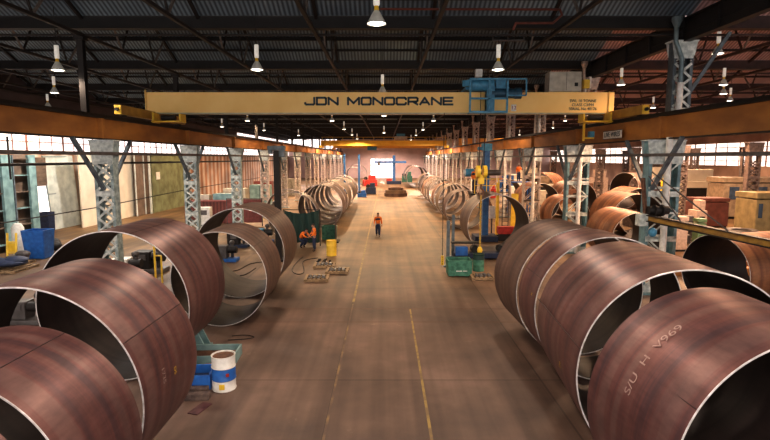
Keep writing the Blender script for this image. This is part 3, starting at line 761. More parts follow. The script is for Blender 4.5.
D['L5'] = drum(-6.03, 21.2, -6.03, 24.2, 1.88, umber, 'wide brown steel ring with a bright rim, just before the crouching worker', GL, weld=.9)
D['L6'] = drum(-6.35, 35.4, -6.4, 36.9, 1.73, umber, 'narrow brown steel ring with the dark green tarpaulin hung before it', GL, near=False)
farL = [(-5.3, 42, 44.8, 1.82), (-5.3, 45.5, 48.2, 1.8), (-5.3, 49, 51.5, 1.82), (-5.35, 52.3, 55, 1.78), (-5.3, 56, 59, 1.82), (-5.3, 60, 63, 1.75), (-5.4, 64.5, 67.5, 1.8)]
for i, (x, a, b, r) in enumerate(farL):
    drum(x, a, x, b, r, tan if i % 3 == 2 else umber, 'weathered steel ring in the left row, %s beyond the green box' % ordn[i].replace('nearest', 'first'), GL, near=False)
drum(-5.6, 90, -5.7, 93, 2.1, tan, 'tall thin pale steel ring far down the left side, beneath the second crane', GL, near=False)
drum(-7.6, 40, -7.6, 41, 1.7, rustbrown if False else umber, 'dark steel ring half hidden behind the ring with the green tarpaulin', GL, near=False)
drum(-6.2, 112, -6.2, 116, 2.2, tan, 'pale steel cylinder beside the bright far doorway, on the left', GL, near=False)

D['R1'] = drum(5.33, 6.42, 5.2, 8.58, 1.81, plum, 'biggest plum steel cylinder at lower right with pale handwritten marks', GR, weld=2.6, r2=1.87, rz0=.03)
D['R2'] = drum(5.37, 9.06, 5.6, 12.4, 1.95, plum, 'plum steel cylinder, second from the camera on the right', GR, weld=2.9, r2=1.89)
D['R3'] = drum(5.75, 13.2, 5.75, 14.75, 1.91, plum, 'short plum steel cylinder, third from the camera on the right, with a yellow mark', GR, weld=2.7)
D['R4'] = drum(5.7, 15.0, 5.6, 17.5, 1.89, umber, 'brown steel cylinder, fourth from the camera on the right, beyond the yellow-marked one', GR)
D['R5'] = drum(6.7, 30.3, 6.7, 33.4, 1.83, umber, 'open brown steel ring around the blue and yellow uprights behind the green bins', GR)
farR = [(6.55, 42, 44.3, 1.6), (6.7, 48.2, 50.8, 1.7), (6.65, 53, 55, 1.66), (6.6, 57.5, 60, 1.7), (6.6, 61.5, 63.5, 1.7), (6.6, 65, 68, 1.72), (6.65, 71, 74, 1.7), (6.7, 78, 81, 1.75)]
for i, (x, a, b, r) in enumerate(farR):
    drum(x, a, x, b, r, tan if i % 3 == 1 else (ochre if i % 3 == 2 else umber), 'weathered steel ring in the right row, %s beyond the blue upright' % ordn[i].replace('nearest', 'first'), GR, near=False)
drum(6.3, 99, 6.4, 106, 2.1, umber, 'purple-brown steel cylinder far down the right side, beneath the yellow crane', GR, near=False)
drum(6.3, 110, 6.3, 118, 2.1, umber, 'farthest steel cylinder on the right, behind the blue manipulator', GR, near=False)

# markings
t, L = D['R1']
wrap_text(t, 'S/U  H  V969', .2, 1.835, 1.2, math.radians(143), chalkM, sx=1.2)
wrap_text(t, 'F 8.12', .18, 1.84, 1.15, math.radians(192), chalkM, sx=1.0)
t, L = D['L2']; wrap_text(t, '1735', .15, 1.92, .75, math.radians(5), chalkM)
wrap_text(t, 'DS', .12, 1.92, 1.2, math.radians(2), markY)
t, L = D['R3']; wrap_text(t, 'X', .13, 1.91, .35, math.radians(170), markY)
t, L = D['R2']; wrap_text(t, 'D6', .12, 1.95, 1.1, math.radians(188), markY)

# right bay cylinders (orange lit)
GB = 'steel cylinders stored in the right-hand bay'
def bay_drum(x, y, z0, r, L, rz, m, label):
    t, _ = drum(0, 10, 0, 10+L*cT, r, m, label, GB, near=False, inner=innerD)
    t.location = (x, y, z0); t.rotation_euler = (0, 0, rz); return t
bay_drum(12.6, 19.3, 0, 1.45, 3.6, math.radians(-72), ochre, 'cylinder lying crosswise at the right edge, dark open end facing the aisle')
bay_drum(13.6, 27.2, 0, 1.45, 3.6, 0, ochre, 'orange-brown cylinder with dark open end, left of the first wide column')
bay_drum(16.4, 33.0, 0, 1.75, 3.6, .0, ochre, 'orange-brown steel cylinder in the right bay, second behind the crosswise one')
bay_drum(18.9, 37.6, 0, 1.8, 3, .0, ochre, 'orange-brown steel cylinder in the right bay, upper left of the grey end-on cylinder')
bay_drum(19.8, 42.5, 1.62, 1.5, 2.2, math.radians(-66), umber, 'purple-grey steel cylinder lying crosswise behind the knee brace, raised on blocks')
bay_drum(18.3, 48.5, 0, 1.8, 3.5, 0, ochre, 'orange-brown steel cylinder further back in the right bay, nearest the second column')
bay_drum(14.3, 47.0, 0, 1.75, 3.2, 0, ochre, 'tan steel cylinder between the third and fourth right columns')
bay_drum(14.0, 38.4, 0, 1.45, 3.0, 0, ochre, 'tan steel cylinder beside the second right column')
bay_drum(17.0, 57, .0, 2.1, 2.4, math.radians(-50), ochre, 'large upright ring with its open end turned to the aisle in the right bay')
bay_drum(13.0, 55, 0, 1.8, 3.0, 0, ochre, 'tan steel cylinder beyond the third right column')
for (x, y, zz, rr_) in ((19.9, 42.8, 1.6, 1.5),):
    c = thing('support_block', (x+1.0, y+.5, 0), 'dark timber cradle under the purple-grey crosswise cylinder', 'cradle')
    MB().box((0, 0, .8), (.4, 2.2, 1.6)).build('beam', oldtimber, c); MB().box((.9, .3, .8), (.4, 2.2, 1.6)).build('beam', oldtimber, c)

# ------------------------------------------------------------ high-bay lamps
def lamp_proto():
    t = thing('high_bay_lamp', (0, 0, 0), 'x', 'lamp', 'high-bay lamps hanging under the roof')
    MB().lathe([(.0, .34), (.07, .34), (.1, .3), (.26, .0), (.255, 0), (.09, .28), (0, .29)], n=24).build('reflector', shadeM, t, True)
    MB().lathe([(.0, -.02), (.15, -.015), (.235, .03), (.0, .03)], n=24).build('lens', glowM, t, True)
    MB().lathe([(0, .46), (.055, .46), (.07, .34), (0, .34)], n=12).build('collar', yellow2, t, True)
    MB().lathe([(0, .98), (.085, .98), (.09, .96), (.09, .5), (.07, .46), (0, .46)], n=16).build('housing', ballastM, t, True)
    MB().rod((0, 0, 0), (0, 0, 1), .015, 6).build('suspension', darkM, t, loc=(0, 0, .98))
    return t
LP = lamp_proto(); lamps = []
lampdef = [(376.5, 24, 3.55), (257, 70, 3.5), (498, 70, 3.5), (382.5, 93, 3.5), (58, 70.5, 3.5), (54.5, 93, 3.9), (48, 107, 3.9),
           (247.5, 121, 3.5), (222, 127, 3.6), (332, 121, 3.5), (433.5, 121, 3.5), (344, 129.5, 3.5), (423, 130, 3.5), (384, 116, 3.5), (384, 133, 3.5), (352, 135, 3.5), (357, 139, 3.5), (416, 135.5, 3.5), (411, 140, 3.5), (298.5, 135.5, 3.5), (264, 130.5, 3.6),
           (717.7, 54, 4.7), (621, 85, 4.3), (723.4, 85, 4.3), (723.4, 94, 4.3), (730, 101, 4.3), (565, 121, 4.3), (553, 128, 4.3), (519.5, 135, 4.3), (653, 108, 4.3), (590, 116, 4.3)]
lampinfo = []
for i, (px, py, h) in enumerate(lampdef):
    d = ray(px, py); tt = h/d.z; p = Vector((d.x*tt, d.y*tt, H+h))
    side = 'over the right-hand bay' if p.x > 12.2 else ('over the left side aisle' if p.x < -11 else 'over the main hall')
    lampinfo.append((p, side))
cnt = {}
for i, (p, side) in sorted(enumerate(lampinfo), key=lambda q: q[1][0].y):
    cnt[side] = cnt.get(side, 0)+1
    o = ordn[cnt[side]-1] if cnt[side] <= 16 else 'farther'
    c = copy_tree(LP, None, p, 'white and grey high-bay lamp %s, %s from the camera there' % (side, o))
    f_ = ((p.y-cy(-3)) % BAY)/BAY; zr = ZV+(ZR-ZV)*(1-abs(2*f_-1))-.1
    for q in c.children:
        if q.name.startswith('suspension'): q.scale.z = max(.05, zr-p.z-.98)
kill(LP)

# ------------------------------------------------------------ barrels, bins, pallets, small things
def barrel(loc, label, bands, r=.29, h=.88):
    t = thing('oil_drum', loc, label, 'barrel')
    prof = lambda a, b: [(r+.0, a), (r, b)]
    for i, (z0, z1, m) in enumerate(bands):
        MB().lathe([(r, z0), (r+.012, (z0+.02)), (r, z0+.04), (r, z1)], n=36).build('body_band', m, t, True)
    MB().lathe([(r, h), (r+.012, h+.012), (r-.015, h+.012), (r-.02, h-.03), (0, h-.03)], n=36).build('lid', bands[-1][2], t, True)
    MB().lathe([(0, 0.002), (r, 0.002)], n=36).build('bottom', bands[0][2], t)
    return t
p = G(224.5, 388); b1 = barrel((p.x, p.y, 0), 'white steel barrel with a blue middle band standing beside the left row', [(0, .27, whiteM), (.27, .58, brightblue), (.58, .88, whiteM)])
MB().lathe([(0, .862), (.26, .865)], n=24).build('rusty_lid', rustbrown, b1)
MB().box((.03, -.29, .15), (.13, .02, .13)).build('label_patch', yellow2, b1); MB().box((.17, -.26, .45), (.07, .04, .07), rz=.5).build('badge', redM, b1)
for c in [c for c in b1.children if c.name.startswith('lid')]: pass
p = G(331.5, 255.5); b2 = barrel((p.x, p.y, 0), 'yellow steel barrel standing beside the stacked pallets', [(0, .3, yellow2), (.3, .6, yellow2), (.6, .92, yellow2)], r=.3, h=.92)
p = G(24, 257); 
def open_bin(loc, w, dp, h, m, label, rz=0, name='skip_bin', fill=None, taper=.9):
    t = thing(name, loc, label, 'bin', rz=rz); g = MB()
    W, Dp = w/2, dp/2
    def sd(a, b): g.poly([(a[0]*taper, a[1]*taper, .05), (b[0]*taper, b[1]*taper, .05), (b[0], b[1], h), (a[0], a[1], h)], .03)
    cs = [(-W, -Dp), (W, -Dp), (W, Dp), (-W, Dp)]
    for i in range(4): sd(cs[i], cs[(i+1) % 4])
    g.box((0, 0, .06), (w*taper, dp*taper, .03)); g.build('tub', m, t)
    g = MB()
    for i in range(4): a, b = cs[i], cs[(i+1) % 4]; g.bar((a[0], a[1], h), (b[0], b[1], h), .06)
    g.build('rim', m, t)
    g = MB()
    for s in (-1, 1): g.box((s*w*.3, 0, .025), (.1, dp*.8, .05))
    g.build('skid', m, t)
    if fill: MB().box((0, 0, h*.45), (w*taper*.95, dp*taper*.95, .1)).build('contents', fill, t)
    return t
p = G(460, 277); bn = open_bin((p.x, p.y+.5, 0), 1.15, 1.0, .78, greenM, 'open green metal skip bin with white markings in front of the blue machinery', fill=rustbrown, taper=.94)
g = MB(); g.box((-.1, -.51, .5), (.5, .012, .05)); g.box((-.05, -.505, .3), (.3, .012, .06)); g.box((.25, -.505, .3), (.2, .012, .05)); g.build('stencil_marks', whiteM, bn)
p = G(479, 271.5); gb = barrel((p.x, p.y+.2, 0), 'dark green barrel just right of the green skip bin', [(0, .3, greenM), (.3, .6, greenM), (.6, .85, tarpM)])
p = G(329, 240); open_bin((p.x, p.y+.4, 0), .95, .8, .95, greenM, 'green metal box beyond the yellow barrel on the left', name='green_box', taper=.98)
def pallet(loc, label, rz=0, load=None, w=1.15):
    t = thing('timber_pallet', loc, label, 'pallet', 'timber pallets on the floor at left of the aisle', rz)
    for k in range(6): MB().box((-w/2+.07+k*(w-.14)/5, 0, .125), (.12, w, .025)).build('deck_board', timberM, t)
    for k in range(3): MB().box((0, -w/2+.06+k*(w-.12)/2, .07), (w, .09, .085)).build('bearer', timberM, t)
    for k in range(3): MB().box((-w/2+.07+k*(w-.14)/2, 0, .013), (.12, w, .024)).build('bottom_board', timberM, t)
    return t
sn = [0]
def scraps(loc, n, w, label, rz=0, m=None):
    for i in range(n):
        q_ = math.ceil(math.sqrt(n)); x = -w+2*w*(i % q_+.5)/q_+random.uniform(-.02, .02); y = -w+2*w*(i//q_+.5)/q_+random.uniform(-.02, .02); c, s = math.cos(rz), math.sin(rz)
        g = MB(); r_ = random.uniform(.05, .08)
        if i % 3 == 0: g.rod((-.08, 0, 0), (.08, .04, 0), r_*.6, 8)
        elif i % 3 == 1: g.box((0, 0, 0), (.15, .1, .08), rz=random.random()*3)
        else: g.lathe([(r_, 0), (r_, .07), (r_*.6, .07), (r_*.6, 0)], n=10, close=True)
        o = g.build('steel_offcut', m or scrapM, loc=(loc[0]+x*c-y*s, loc[1]+x*s+y*c, loc[2]+(.04 if i % 3 == 1 else (.0 if i % 3 == 2 else r_*.6))))
        tag(o, label, 'offcut', label)
for (px, py, rz, lab) in ((317, 281, .05, 'timber pallet with steel offcuts, nearest of the three on the left'), (324.5, 268, .05, 'timber pallet with steel offcuts, farthest of the three, near the yellow barrel'), (337.5, 273.5, .0, 'timber pallet with steel offcuts, rightmost of the three')):
    p = G(px, py-1.5); pallet((p.x, p.y, 0), lab, rz); scraps((p.x, p.y, .14), 12, .42, 'small grey steel offcut lying on a pallet in the left aisle', rz)
p = G(482, 278); pallet((p.x, p.y, 0), 'low timber pallet with steel scraps right of the green skip bin', 0); scraps((p.x, p.y, .14), 12, .4, 'small grey steel scrap on the pallet by the green skip bin')
p = G(320, 263); scraps((p.x+.2, p.y+.5, 0), 8, .5, 'small dark steel scrap on the floor beside the yellow barrel', 0, darkM)

# trays and blocks beside the near left row
def tray(px, py, w, dp, h, m, label, rz=0, z=0, inner=None):
    p = G(px, py); t = thing('steel_tray', (p.x, p.y, z), label, 'tray', rz=rz); g = MB()
    g.box((0, 0, .02), (w, dp, .04)).box((-w/2, 0, h/2), (.05, dp, h)).box((w/2, 0, h/2), (.05, dp, h)).box((0, -dp/2, h/2), (w+.05, .05, h)).box((0, dp/2, h/2), (w+.05, .05, h))
    g.build('tub', m, t)
    if inner: MB().box((0, 0, h*.4), (w-.08, dp-.08, .03)).build('contents', inner, t)
    return t
tray(198, 384, .75, .7, .38, brightblue, 'small open blue steel tray left of the white and blue barrel', .1, 0, navyM)
tray(208, 360, 1.7, .9, .3, tealM, 'wide grey-teal steel tray behind the white and blue barrel', .05, 0, rustbrown)
bx = thing('red_bar_bundle', (G(206, 371).x, G(206, 371).y, 0), 'reddish timber offcut lying between the blue tray and the barrel', 'timber')
MB().box((0, 0, .08), (.35, .3, .16), rz=.4, bev=.01).build('block', rustbrown, bx)
for (px, py, w, lab) in ((197, 399, .62, 'thick dark timber block, nearest on the floor left of the barrel'), (196, 393, .6, 'dark timber block just behind the nearest one')):
    p = G(px, py); o = MB().box((0, 0, .075), (w, .2, .15), rz=.06, bev=.012).build('timber_block', oldtimber, loc=(p.x, p.y, 0)); tag(o, lab, 'timber block')
p = G(200, 409); o = MB().box((0, 0, .012), (.26, .55, .022), rz=-.3).build('floor_plate', mat('plate_maroon', (.16, .07, .075), .5, .1, (.09, .04, .045), 5), loc=(p.x, p.y, 0)); tag(o, 'thin dark reddish plate lying on the floor before the timber blocks', 'plate')
# roller stand between L2 and L3
def stand(px, py, label, s=1.0):
    p = G(px, py); t = thing('roller_stand', (p.x, p.y, 0), label, 'roller stand')
    g = MB(); g.box((0, 0, .06), (1.0*s, .5, .12)); g.poly([(-.3*s, -.2, .12), (.45*s, -.2, .12), (.15*s, -.2, .75*s), (-.1*s, -.2, .75*s)], .06); g.poly([(-.3*s, .2, .12), (.45*s, .2, .12), (.15*s, .2, .75*s), (-.1*s, .2, .75*s)], .06)
    g.build('frame', tealM, t); MB().rod((.02, -.24, .72*s), (.02, .24, .72*s), .16*s, 20).build('roller', blackM, t, True); return t
stand(194, 349, 'teal roller stand on the floor between the banded cylinder and the open rings')
# blue bin etc at the left wall
p = G(40, 258); open_bin((p.x, p.y, 0), 1.25, 1.0, 1.65, brightblue, 'bright blue wheelie bin by the left wall, nearest', name='waste_bin', taper=.82)
p = G(46, 229); open_bin((p.x+.9, p.y-1.2, 0), .8, .8, 1.5, navyM, 'dark blue bin beside the pale door leaf', name='waste_bin', taper=.92)
p = G(52, 250); o = MB().ball((0, 0, .4), (.55, .5, .42), 14).ball((.4, -.2, .3), (.35, .35, .3), 12).build('rubbish_bag', blackM, loc=(p.x, p.y, 0), smooth=True); tag(o, 'black rubbish sack on the floor right of the bright blue bin', 'sack')
p = G(20, 256); t = thing('gas_cylinder', (p.x, p.y, 0), 'pale upright canister standing left of the blue bin', 'canister')
MB().lathe([(0, 0), (.33, 0), (.33, 1.7), (.2, 1.95), (0, 2.0)], n=20).build('body', whiteM, t, True); MB().rod((0, 0, 1.95), (0, 0, 2.1), .08).build('cap', greyM, t)
p = G(12, 262); t = thing('folding_stand', (p.x, p.y, 0), 'narrow yellow frame leaning by the pale canister', 'frame')
MB().bar((-.25, 0, 0), (-.35, .3, 1.6), .09).bar((.25, 0, 0), (.15, .3, 1.6), .09).bar((-.28, .1, .5), (.22, .1, .5), .07).bar((-.32, .2, 1.1), (.18, .2, 1.1), .07).box((-.05, .15, .8), (.45, .04, .5)).build('frame', yellow2, t)
p = G(8, 270); pl = pallet((p.x, p.y, 0), 'pallet with a heap of dark blue sheeting at the far left', 0, w=2.0); pl['group'] = 'pallets by the left wall'
o = MB().ball((0, 0, .3), (1.0, .7, .22), 16).ball((.4, .1, .42), (.6, .5, .2), 14).ball((-.5, -.1, .4), (.5, .4, .18), 12).build('folded_tarpaulin', navyM, loc=(p.x, p.y, .1), smooth=True); tag(o, 'crumpled dark blue sheeting heaped on the pallet at the far left', 'tarpaulin')
p = G(30, 262); pl = pallet((p.x-.3, p.y-.5, 0), 'pallet with grey bundles in front of the blue bin', 0, w=1.2); pl['group'] = 'pallets by the left wall'
o = MB().box((0, 0, .2), (.9, .7, .3), rz=.2, bev=.08).ball((.3, 0, .42), (.4, .3, .2), 12).build('bundle', tieM, loc=(p.x-.3, p.y-.5, .14)); tag(o, 'grey wrapped bundle on the pallet before the blue bin', 'bundle')

# concrete-mixer like machines seen through the left cylinders
def machine(px, py, label, body=boxgrey, s=1.0, name='welding_machine', mast=0, extra=None):
    p = G(px, py); t = thing(name, (p.x, p.y, 0), label, 'machine')
    MB().box((0, 0, .1*s), (1.5*s, .9*s, .2*s), bev=.02).build('base', extra or navyM, t)
    MB().box((-.25*s, 0, .6*s), (.8*s, .7*s, .8*s), bev=.05).build('housing', body, t)
    MB().rod((.2*s, -.1, .75*s), (.75*s, -.1, .75*s), .22*s, 16).build('motor', darkM, t, True)
    MB().box((-.2*s, -.36*s, .75*s), (.4*s, .04, .25*s)).build('control_panel', tieM, t)
    MB().rod((.35*s, .2, .2*s), (.35*s, .2, 1.1*s), .1*s, 12).ball((.35*s, .2, 1.15*s), (.16*s, .16*s, .16*s), 10).build('post', tieM, t, True)
    if mast: MB().box((0, .2, mast/2), (.16, .16, mast)).build('mast', extra or navyM, t)
    return t
machine(128, 278, 'pale grey machine seen through the opening of the set-back cylinder', whiteM, 1.0, extra=tieM)
machine(150, 272, 'dark machine with round drums beside the yellow post, seen through a cylinder', darkM, 1.1, extra=tieM)
p = G(156, 283); o = tag(MB().box((0, 0, 1.1), (.07, .07, 2.2)).box((.15, 0, 1.3), (.3, .05, .06)).box((.3, 0, .65), (.06, .06, 1.3)).build('barrier_post', yellow2, loc=(p.x, p.y, 0)), 'yellow barrier post seen through the set-back cylinder', 'post')
machine(226, 261, 'grey welding machine on a blue base seen through the small open ring', tieM, .9, extra=brightblue)
machine(238, 247, 'dark welding machine behind the first, inside the view of the open ring', darkM, .95)
machine(262, 243, 'blue welding rotator machine seen through the wide ring', blueM, 1.0, extra=brightblue)
machine(309, 237, 'grey machine with round flask on a dark blue base beside the standing worker', boxgrey, .8, extra=navyM)
machine(28, 322, 'workbench with grey machine parts seen through the banded cylinder', tieM, .8, extra=tieM)
p = G(245, 226); t = thing('red_cloth_screen', (p.x, p.y, 0), 'dark red welding screen seen through the wide ring', 'screen')
MB().box((0, 0, 1.3), (3.0, .05, 2.0)).build('curtain', brickdark, t)
MB().bar((-1.5, 0, 0), (-1.5, 0, 2.4), .06).bar((1.5, 0, 0), (1.5, 0, 2.4), .06).bar((-1.5, 0, 2.35), (1.5, 0, 2.35), .06).build('frame', tieM, t)
# hoses on the floor
def hose(pts, label, r=.02, m=None):
    P = [G(x, y, r) for x, y in pts]; Q = []
    for i in range(len(P)-1):
        a_ = P[max(i-1, 0)]; b_ = P[i]; c_ = P[i+1]; d_ = P[min(i+2, len(P)-1)]
        for k in range(5):
            u = k/5; Q.append(.5*((2*b_)+(-a_+c_)*u+(2*a_-5*b_+4*c_-d_)*u*u+(-a_+3*b_-3*c_+d_)*u**3))
    Q.append(P[-1]); g = MB(); g.path(Q, r, 6)
    return tag(g.build('welding_hose', m or blackM), label, 'hose')
hose([(303, 257), (297, 262), (292, 270), (297, 274), (304, 272), (303, 262), (310, 259), (318, 258)], 'black hose coiled on the floor beside the pallets')
hose([(225, 272), (238, 270), (250, 264), (262, 262)], 'black hose on the floor seen through the small ring')
hose([(228, 276), (244, 275), (256, 268)], 'second black hose on the floor, nearer, seen through the small ring')
hose([(228, 340), (245, 339), (254, 337), (245, 335), (232, 336)], 'thin dark cable looped on the floor behind the teal tray', .012)

# green tarpaulin hung before the narrow ring
p = G(301, 246); Yt = YZ(33.8, 1.2)
t = thing('tarpaulin', ((301-384)/15.1, Yt, 0), 'dark green tarpaulin draped on a frame before the narrow ring', 'tarpaulin')
bm = bmesh.new(); nx, nz = 28, 16; vs = []
for i in range(nx+1):
    row = []
    for j in range(nz+1):
        x = -1.15+2.3*i/nx; z = .25+2.15*j/nz
        row.append(bm.verts.new((x, .09*math.sin(i*1.15+j*.12)+.05*math.sin(i*2.7+1), z-(.22*math.sin(PI*i/nx) if j == nz else .22*math.sin(PI*i/nx)*(j/nz)**3))))
    vs.append(row)
for i in range(nx):
    for j in range(nz): bm.faces.new((vs[i][j], vs[i+1][j], vs[i+1][j+1], vs[i][j+1]))
me = bpy.data.meshes.new('sheet'); bm.to_mesh(me); bm.free(); me.materials.append(tarpM); me.polygons.foreach_set('use_smooth', [True]*len(me.polygons))
o = bpy.data.objects.new('sheet', me); COL.objects.link(o); o.parent = t
MB().bar((-1.2, .1, 0), (-1.2, .1, 2.45), .05).bar((1.2, .1, 0), (1.2, .1, 2.45), .05).bar((-1.2, .1, 2.42), (1.2, .1, 2.42), .04).build('frame', darkM, t)
p = G(335, 243); o = thing('steel_plate', (p.x, p.y, 0), 'tall narrow dark steel plate standing on edge right of the green box', 'plate')
MB().box((0, .6, .95), (.06, 1.5, 1.9), rz=.12).build('plate', umber, o); MB().box((0, .6, .04), (.5, 1.2, .08)).build('foot', darkM, o)

# jib column on left, manipulator on right
Yj = YZ(29, 3); t = thing('manipulator_column', ((277-384)/17.7, Yj, 0), 'dark column with a blue-grey head standing behind the wide ring on the left', 'column')
MB().box((0, 0, 3.1), (.34, .34, 6.2), bev=.02).build('mast', chordM, t); MB().box((0, 0, .06), (1.2, 1.2, .12)).build('base_plate', darkM, t)
MB().box((.0, 0, 6.35), (.95, .5, .25), bev=.04).box((.3, 0, 6.1), (.3, .4, .5), bev=.03).box((-.35, 0, 6.2), (.2, .35, .35), bev=.03).build('head', bracketM, t)
Yb = YZ(36.0, 3); t = thing('welding_manipulator', ((484.5-384)/(F/36.0), Yb, 0), 'tall blue welding column with a blue head, behind the open ring on the right', 'machine')
MB().box((0, 0, 3.2), (.42, .42, 6.4), bev=.03).build('mast', mastblue, t)
MB().box((0, 0, 6.55), (.7, .5, .5), bev=.05).box((-.45, 0, 6.45), (.35, .3, .25), bev=.04).build('head', blueM, t)
MB().box((0, 0, .2), (1.6, 1.6, .4), bev=.04).build('base', navyM, t)
MB().rod((-1.0, -.4, 4.8), (.9, -.4, 4.8), .2, 14).build('boom', tieM, t, True); MB().rod((-1.5, -.4, 4.8), (-.95, -.4, 4.8), .28, 16).build('weld_head', blueM, t, True)
MB().rod((-1.65, -.4, 4.8), (-1.5, -.4, 4.8), .2, 16).build('end_cap', whiteM, t, True)
MB().box((-.3, -.8, 3.35), (1.9, 1.1, .1)).build('platform', darkM, t)
for z in (3.95, 4.4): MB().bar((-1.0, -1.3, z), (.6, -1.3, z), .04).build('guard_rail', yellow2, t)
for x in (-1.0, -.2, .6): MB().bar((x, -1.3, 3.4), (x, -1.3, 4.45), .05).build('rail_post', yellow2, t)
platform_p = Vector(((484.5-384)/(F/36.0)-.95, Yb-.85, 3.405))
for (px, py, zc, w, hh, m, nm, lab) in ((508, 240, 31.5, .22, 4.2, yellow2, 'yellow_post', 'yellow upright post inside the open ring on the right'),
                                  (520, 238, 31.0, .3, 2.8, yellow2, 'yellow_post', 'thick yellow-green post at the right inside of the open ring')):
    pass
# things inside / behind the open ring R5 (standing on the floor beyond it)
def standing(px, k_zc, name, parts, label, cat):
    t = thing(name, ((px-384)/(F/k_zc), YZ(k_zc, 1), 0), label, cat)
    for nm, c, d, m in parts: MB().box(c, d, bev=.01).build(nm, m, t)
    return t
standing(496, 38.5, 'yellow_post', [('post', (0, 0, 2.0), (.2, .2, 4.0), yellow2), ('foot', (0, 0, .05), (.5, .5, .1), darkM)], 'yellow upright post seen through the open ring, left of the ladder', 'post')
standing(513, 38.0, 'yellow_post', [('post', (0, 0, 1.6), (.5, .2, 3.2), yellow2), ('foot', (0, 0, .05), (.7, .5, .1), darkM)], 'broad yellow panel post seen through the right side of the open ring', 'post')
lad = standing(504, 37.6, 'access_ladder', [('stile', (-.22, 0, 1.9), (.06, .06, 3.8), tieM), ('stile', (.22, 0, 1.9), (.06, .06, 3.8), tieM)]+[('rung', (0, 0, .3+.3*k), (.44, .04, .04), tieM) for k in range(12)], 'grey upright ladder seen through the open ring', 'ladder')
standing(490.5, 37.3, 'switch_cabinet', [('housing', (0, 0, 1.9), (.42, .3, .9), whiteM), ('stand', (0, 0, .75), (.1, .1, 1.5), tieM)], 'white switch cabinet on a stand seen through the open ring', 'cabinet')
standing(501, 36.8, 'red_toolbox', [('box', (.2, -.6, .75), (1.3, .6, .5), redM), ('legs', (.2, -.6, .25), (1.1, .4, .5), darkM)], 'red toolbox on a dark stand seen through the open ring', 'toolbox')
# rotator bed under R5
p = G(480, 262); t = thing('turning_roller_bed', (p.x+.25, p.y+1.0, 0), 'dark blue turning roller bed in front of and under the open ring', 'roller bed')
MB().box((0, 0, .22), (3.2, .7, .3), bev=.03).build('frame', navyM, t)
MB().box((-1.2, -.2, .5), (.7, .5, .5), bev=.03).build('gearbox', brightblue, t)
for s in (-.4, 1.1): MB().rod((s, -.3, .58), (s, .3, .58), .22, 20).build('roller', blackM, t, True)
MB().box((-.9, 0, .95), (1.7, .5, .08)).build('shelf', darkM, t)
for (px, pyb, zc, lab) in ((447, 262, 27.5, 'dark upright post left of the green skip bin, nearer one'), (452, 255, 30.2, 'dark upright post left of the green skip bin, farther one')):
    t = thing('stand_post', ((px-384)/(F/zc), YZ(zc, 1), 0), lab, 'post'); MB().box((0, 0, 1.25), (.16, .16, 2.5)).build('post', bracketM, t); MB().box((0, 0, .04), (.5, .4, .08)).build('foot', bracketM, t)

# stacked flat rings in the aisle
p = G(396, 197)
for i, (z, r, h, m, lab) in enumerate(((0, 1.75, .5, umber, 'bottom one'), (.5, 1.6, .45, tan, 'middle one'), (.95, 1.15, .35, umber, 'top one'))):
    o = MB().lathe([(r, 0), (r, h), (r-.3, h), (r-.3, 0)], n=48, close=True).build('flanged_ring', m, loc=(p.x, p.y+1.7, z), smooth=True)
    tag(o, 'flat steel flange ring lying in the aisle, %s of the stack' % lab, 'steel ring', 'flange rings stacked in the aisle')
# far blue manipulator
p = G(394, 184); t = thing('welding_manipulator', (p.x, p.y, 0), 'blue cross-shaped welding manipulator near the far doorway', 'machine')
MB().box((0, 0, 3.2), (.6, .6, 6.4)).build('mast', mastblue, t); MB().box((-.8, -.4, 4.9), (7.0, .45, .45)).build('boom', mastblue, t)
MB().box((0, 0, .35), (3.2, 1.8, .7), bev=.1).build('base', navyM, t); MB().box((-3.4, -.4, 4.5), (.5, .5, .8)).build('weld_head', tieM, t); MB().box((-1.1, 0, .9), (1.2, 1, .7)).build('seat_unit', redM, t)
for (px, py, h, m, w, lab) in ((370, 186, 2.2, redM, 3, 'red machine guard left of the far doorway'), (407, 182, 2.5, greenM, 2.5, 'green machine right of the far doorway'), (371, 194, 1.8, navyM, 1.6, 'dark blue machine on the left far down the aisle'), (362, 197, 1.0, brightblue, 1.3, 'small blue machine beside the far left rings')):
    p = G(px, py); t = thing('aisle_machine', (p.x, p.y, 0), lab, 'machine'); MB().box((0, 0, h*.3), (w, 1.2, h*.6), bev=.08).build('base', m, t); MB().box((w*.15, 0, h*.75), (w*.5, .9, h*.5), bev=.1).build('housing', m, t); MB().rod((-w*.3, -.3, h*.7), (-w*.3, .5, h*.7), h*.18, 14).build('wheel', darkM, t)
for (px, lab) in ((343.5, 'left'), (358, 'right')):
    Yq = 84; t = thing('blue_mast', ((px-384)/(F/83.5), Yq, 0), 'slim blue mast far down the left side, %s one of the pair' % lab, 'mast')
    MB().box((0, 0, 3.2), (.3, .3, 6.4)).build('shaft', mastblue, t); MB().box((0, 0, .1), (1.2, 1.2, .2)).build('foot', navyM, t)

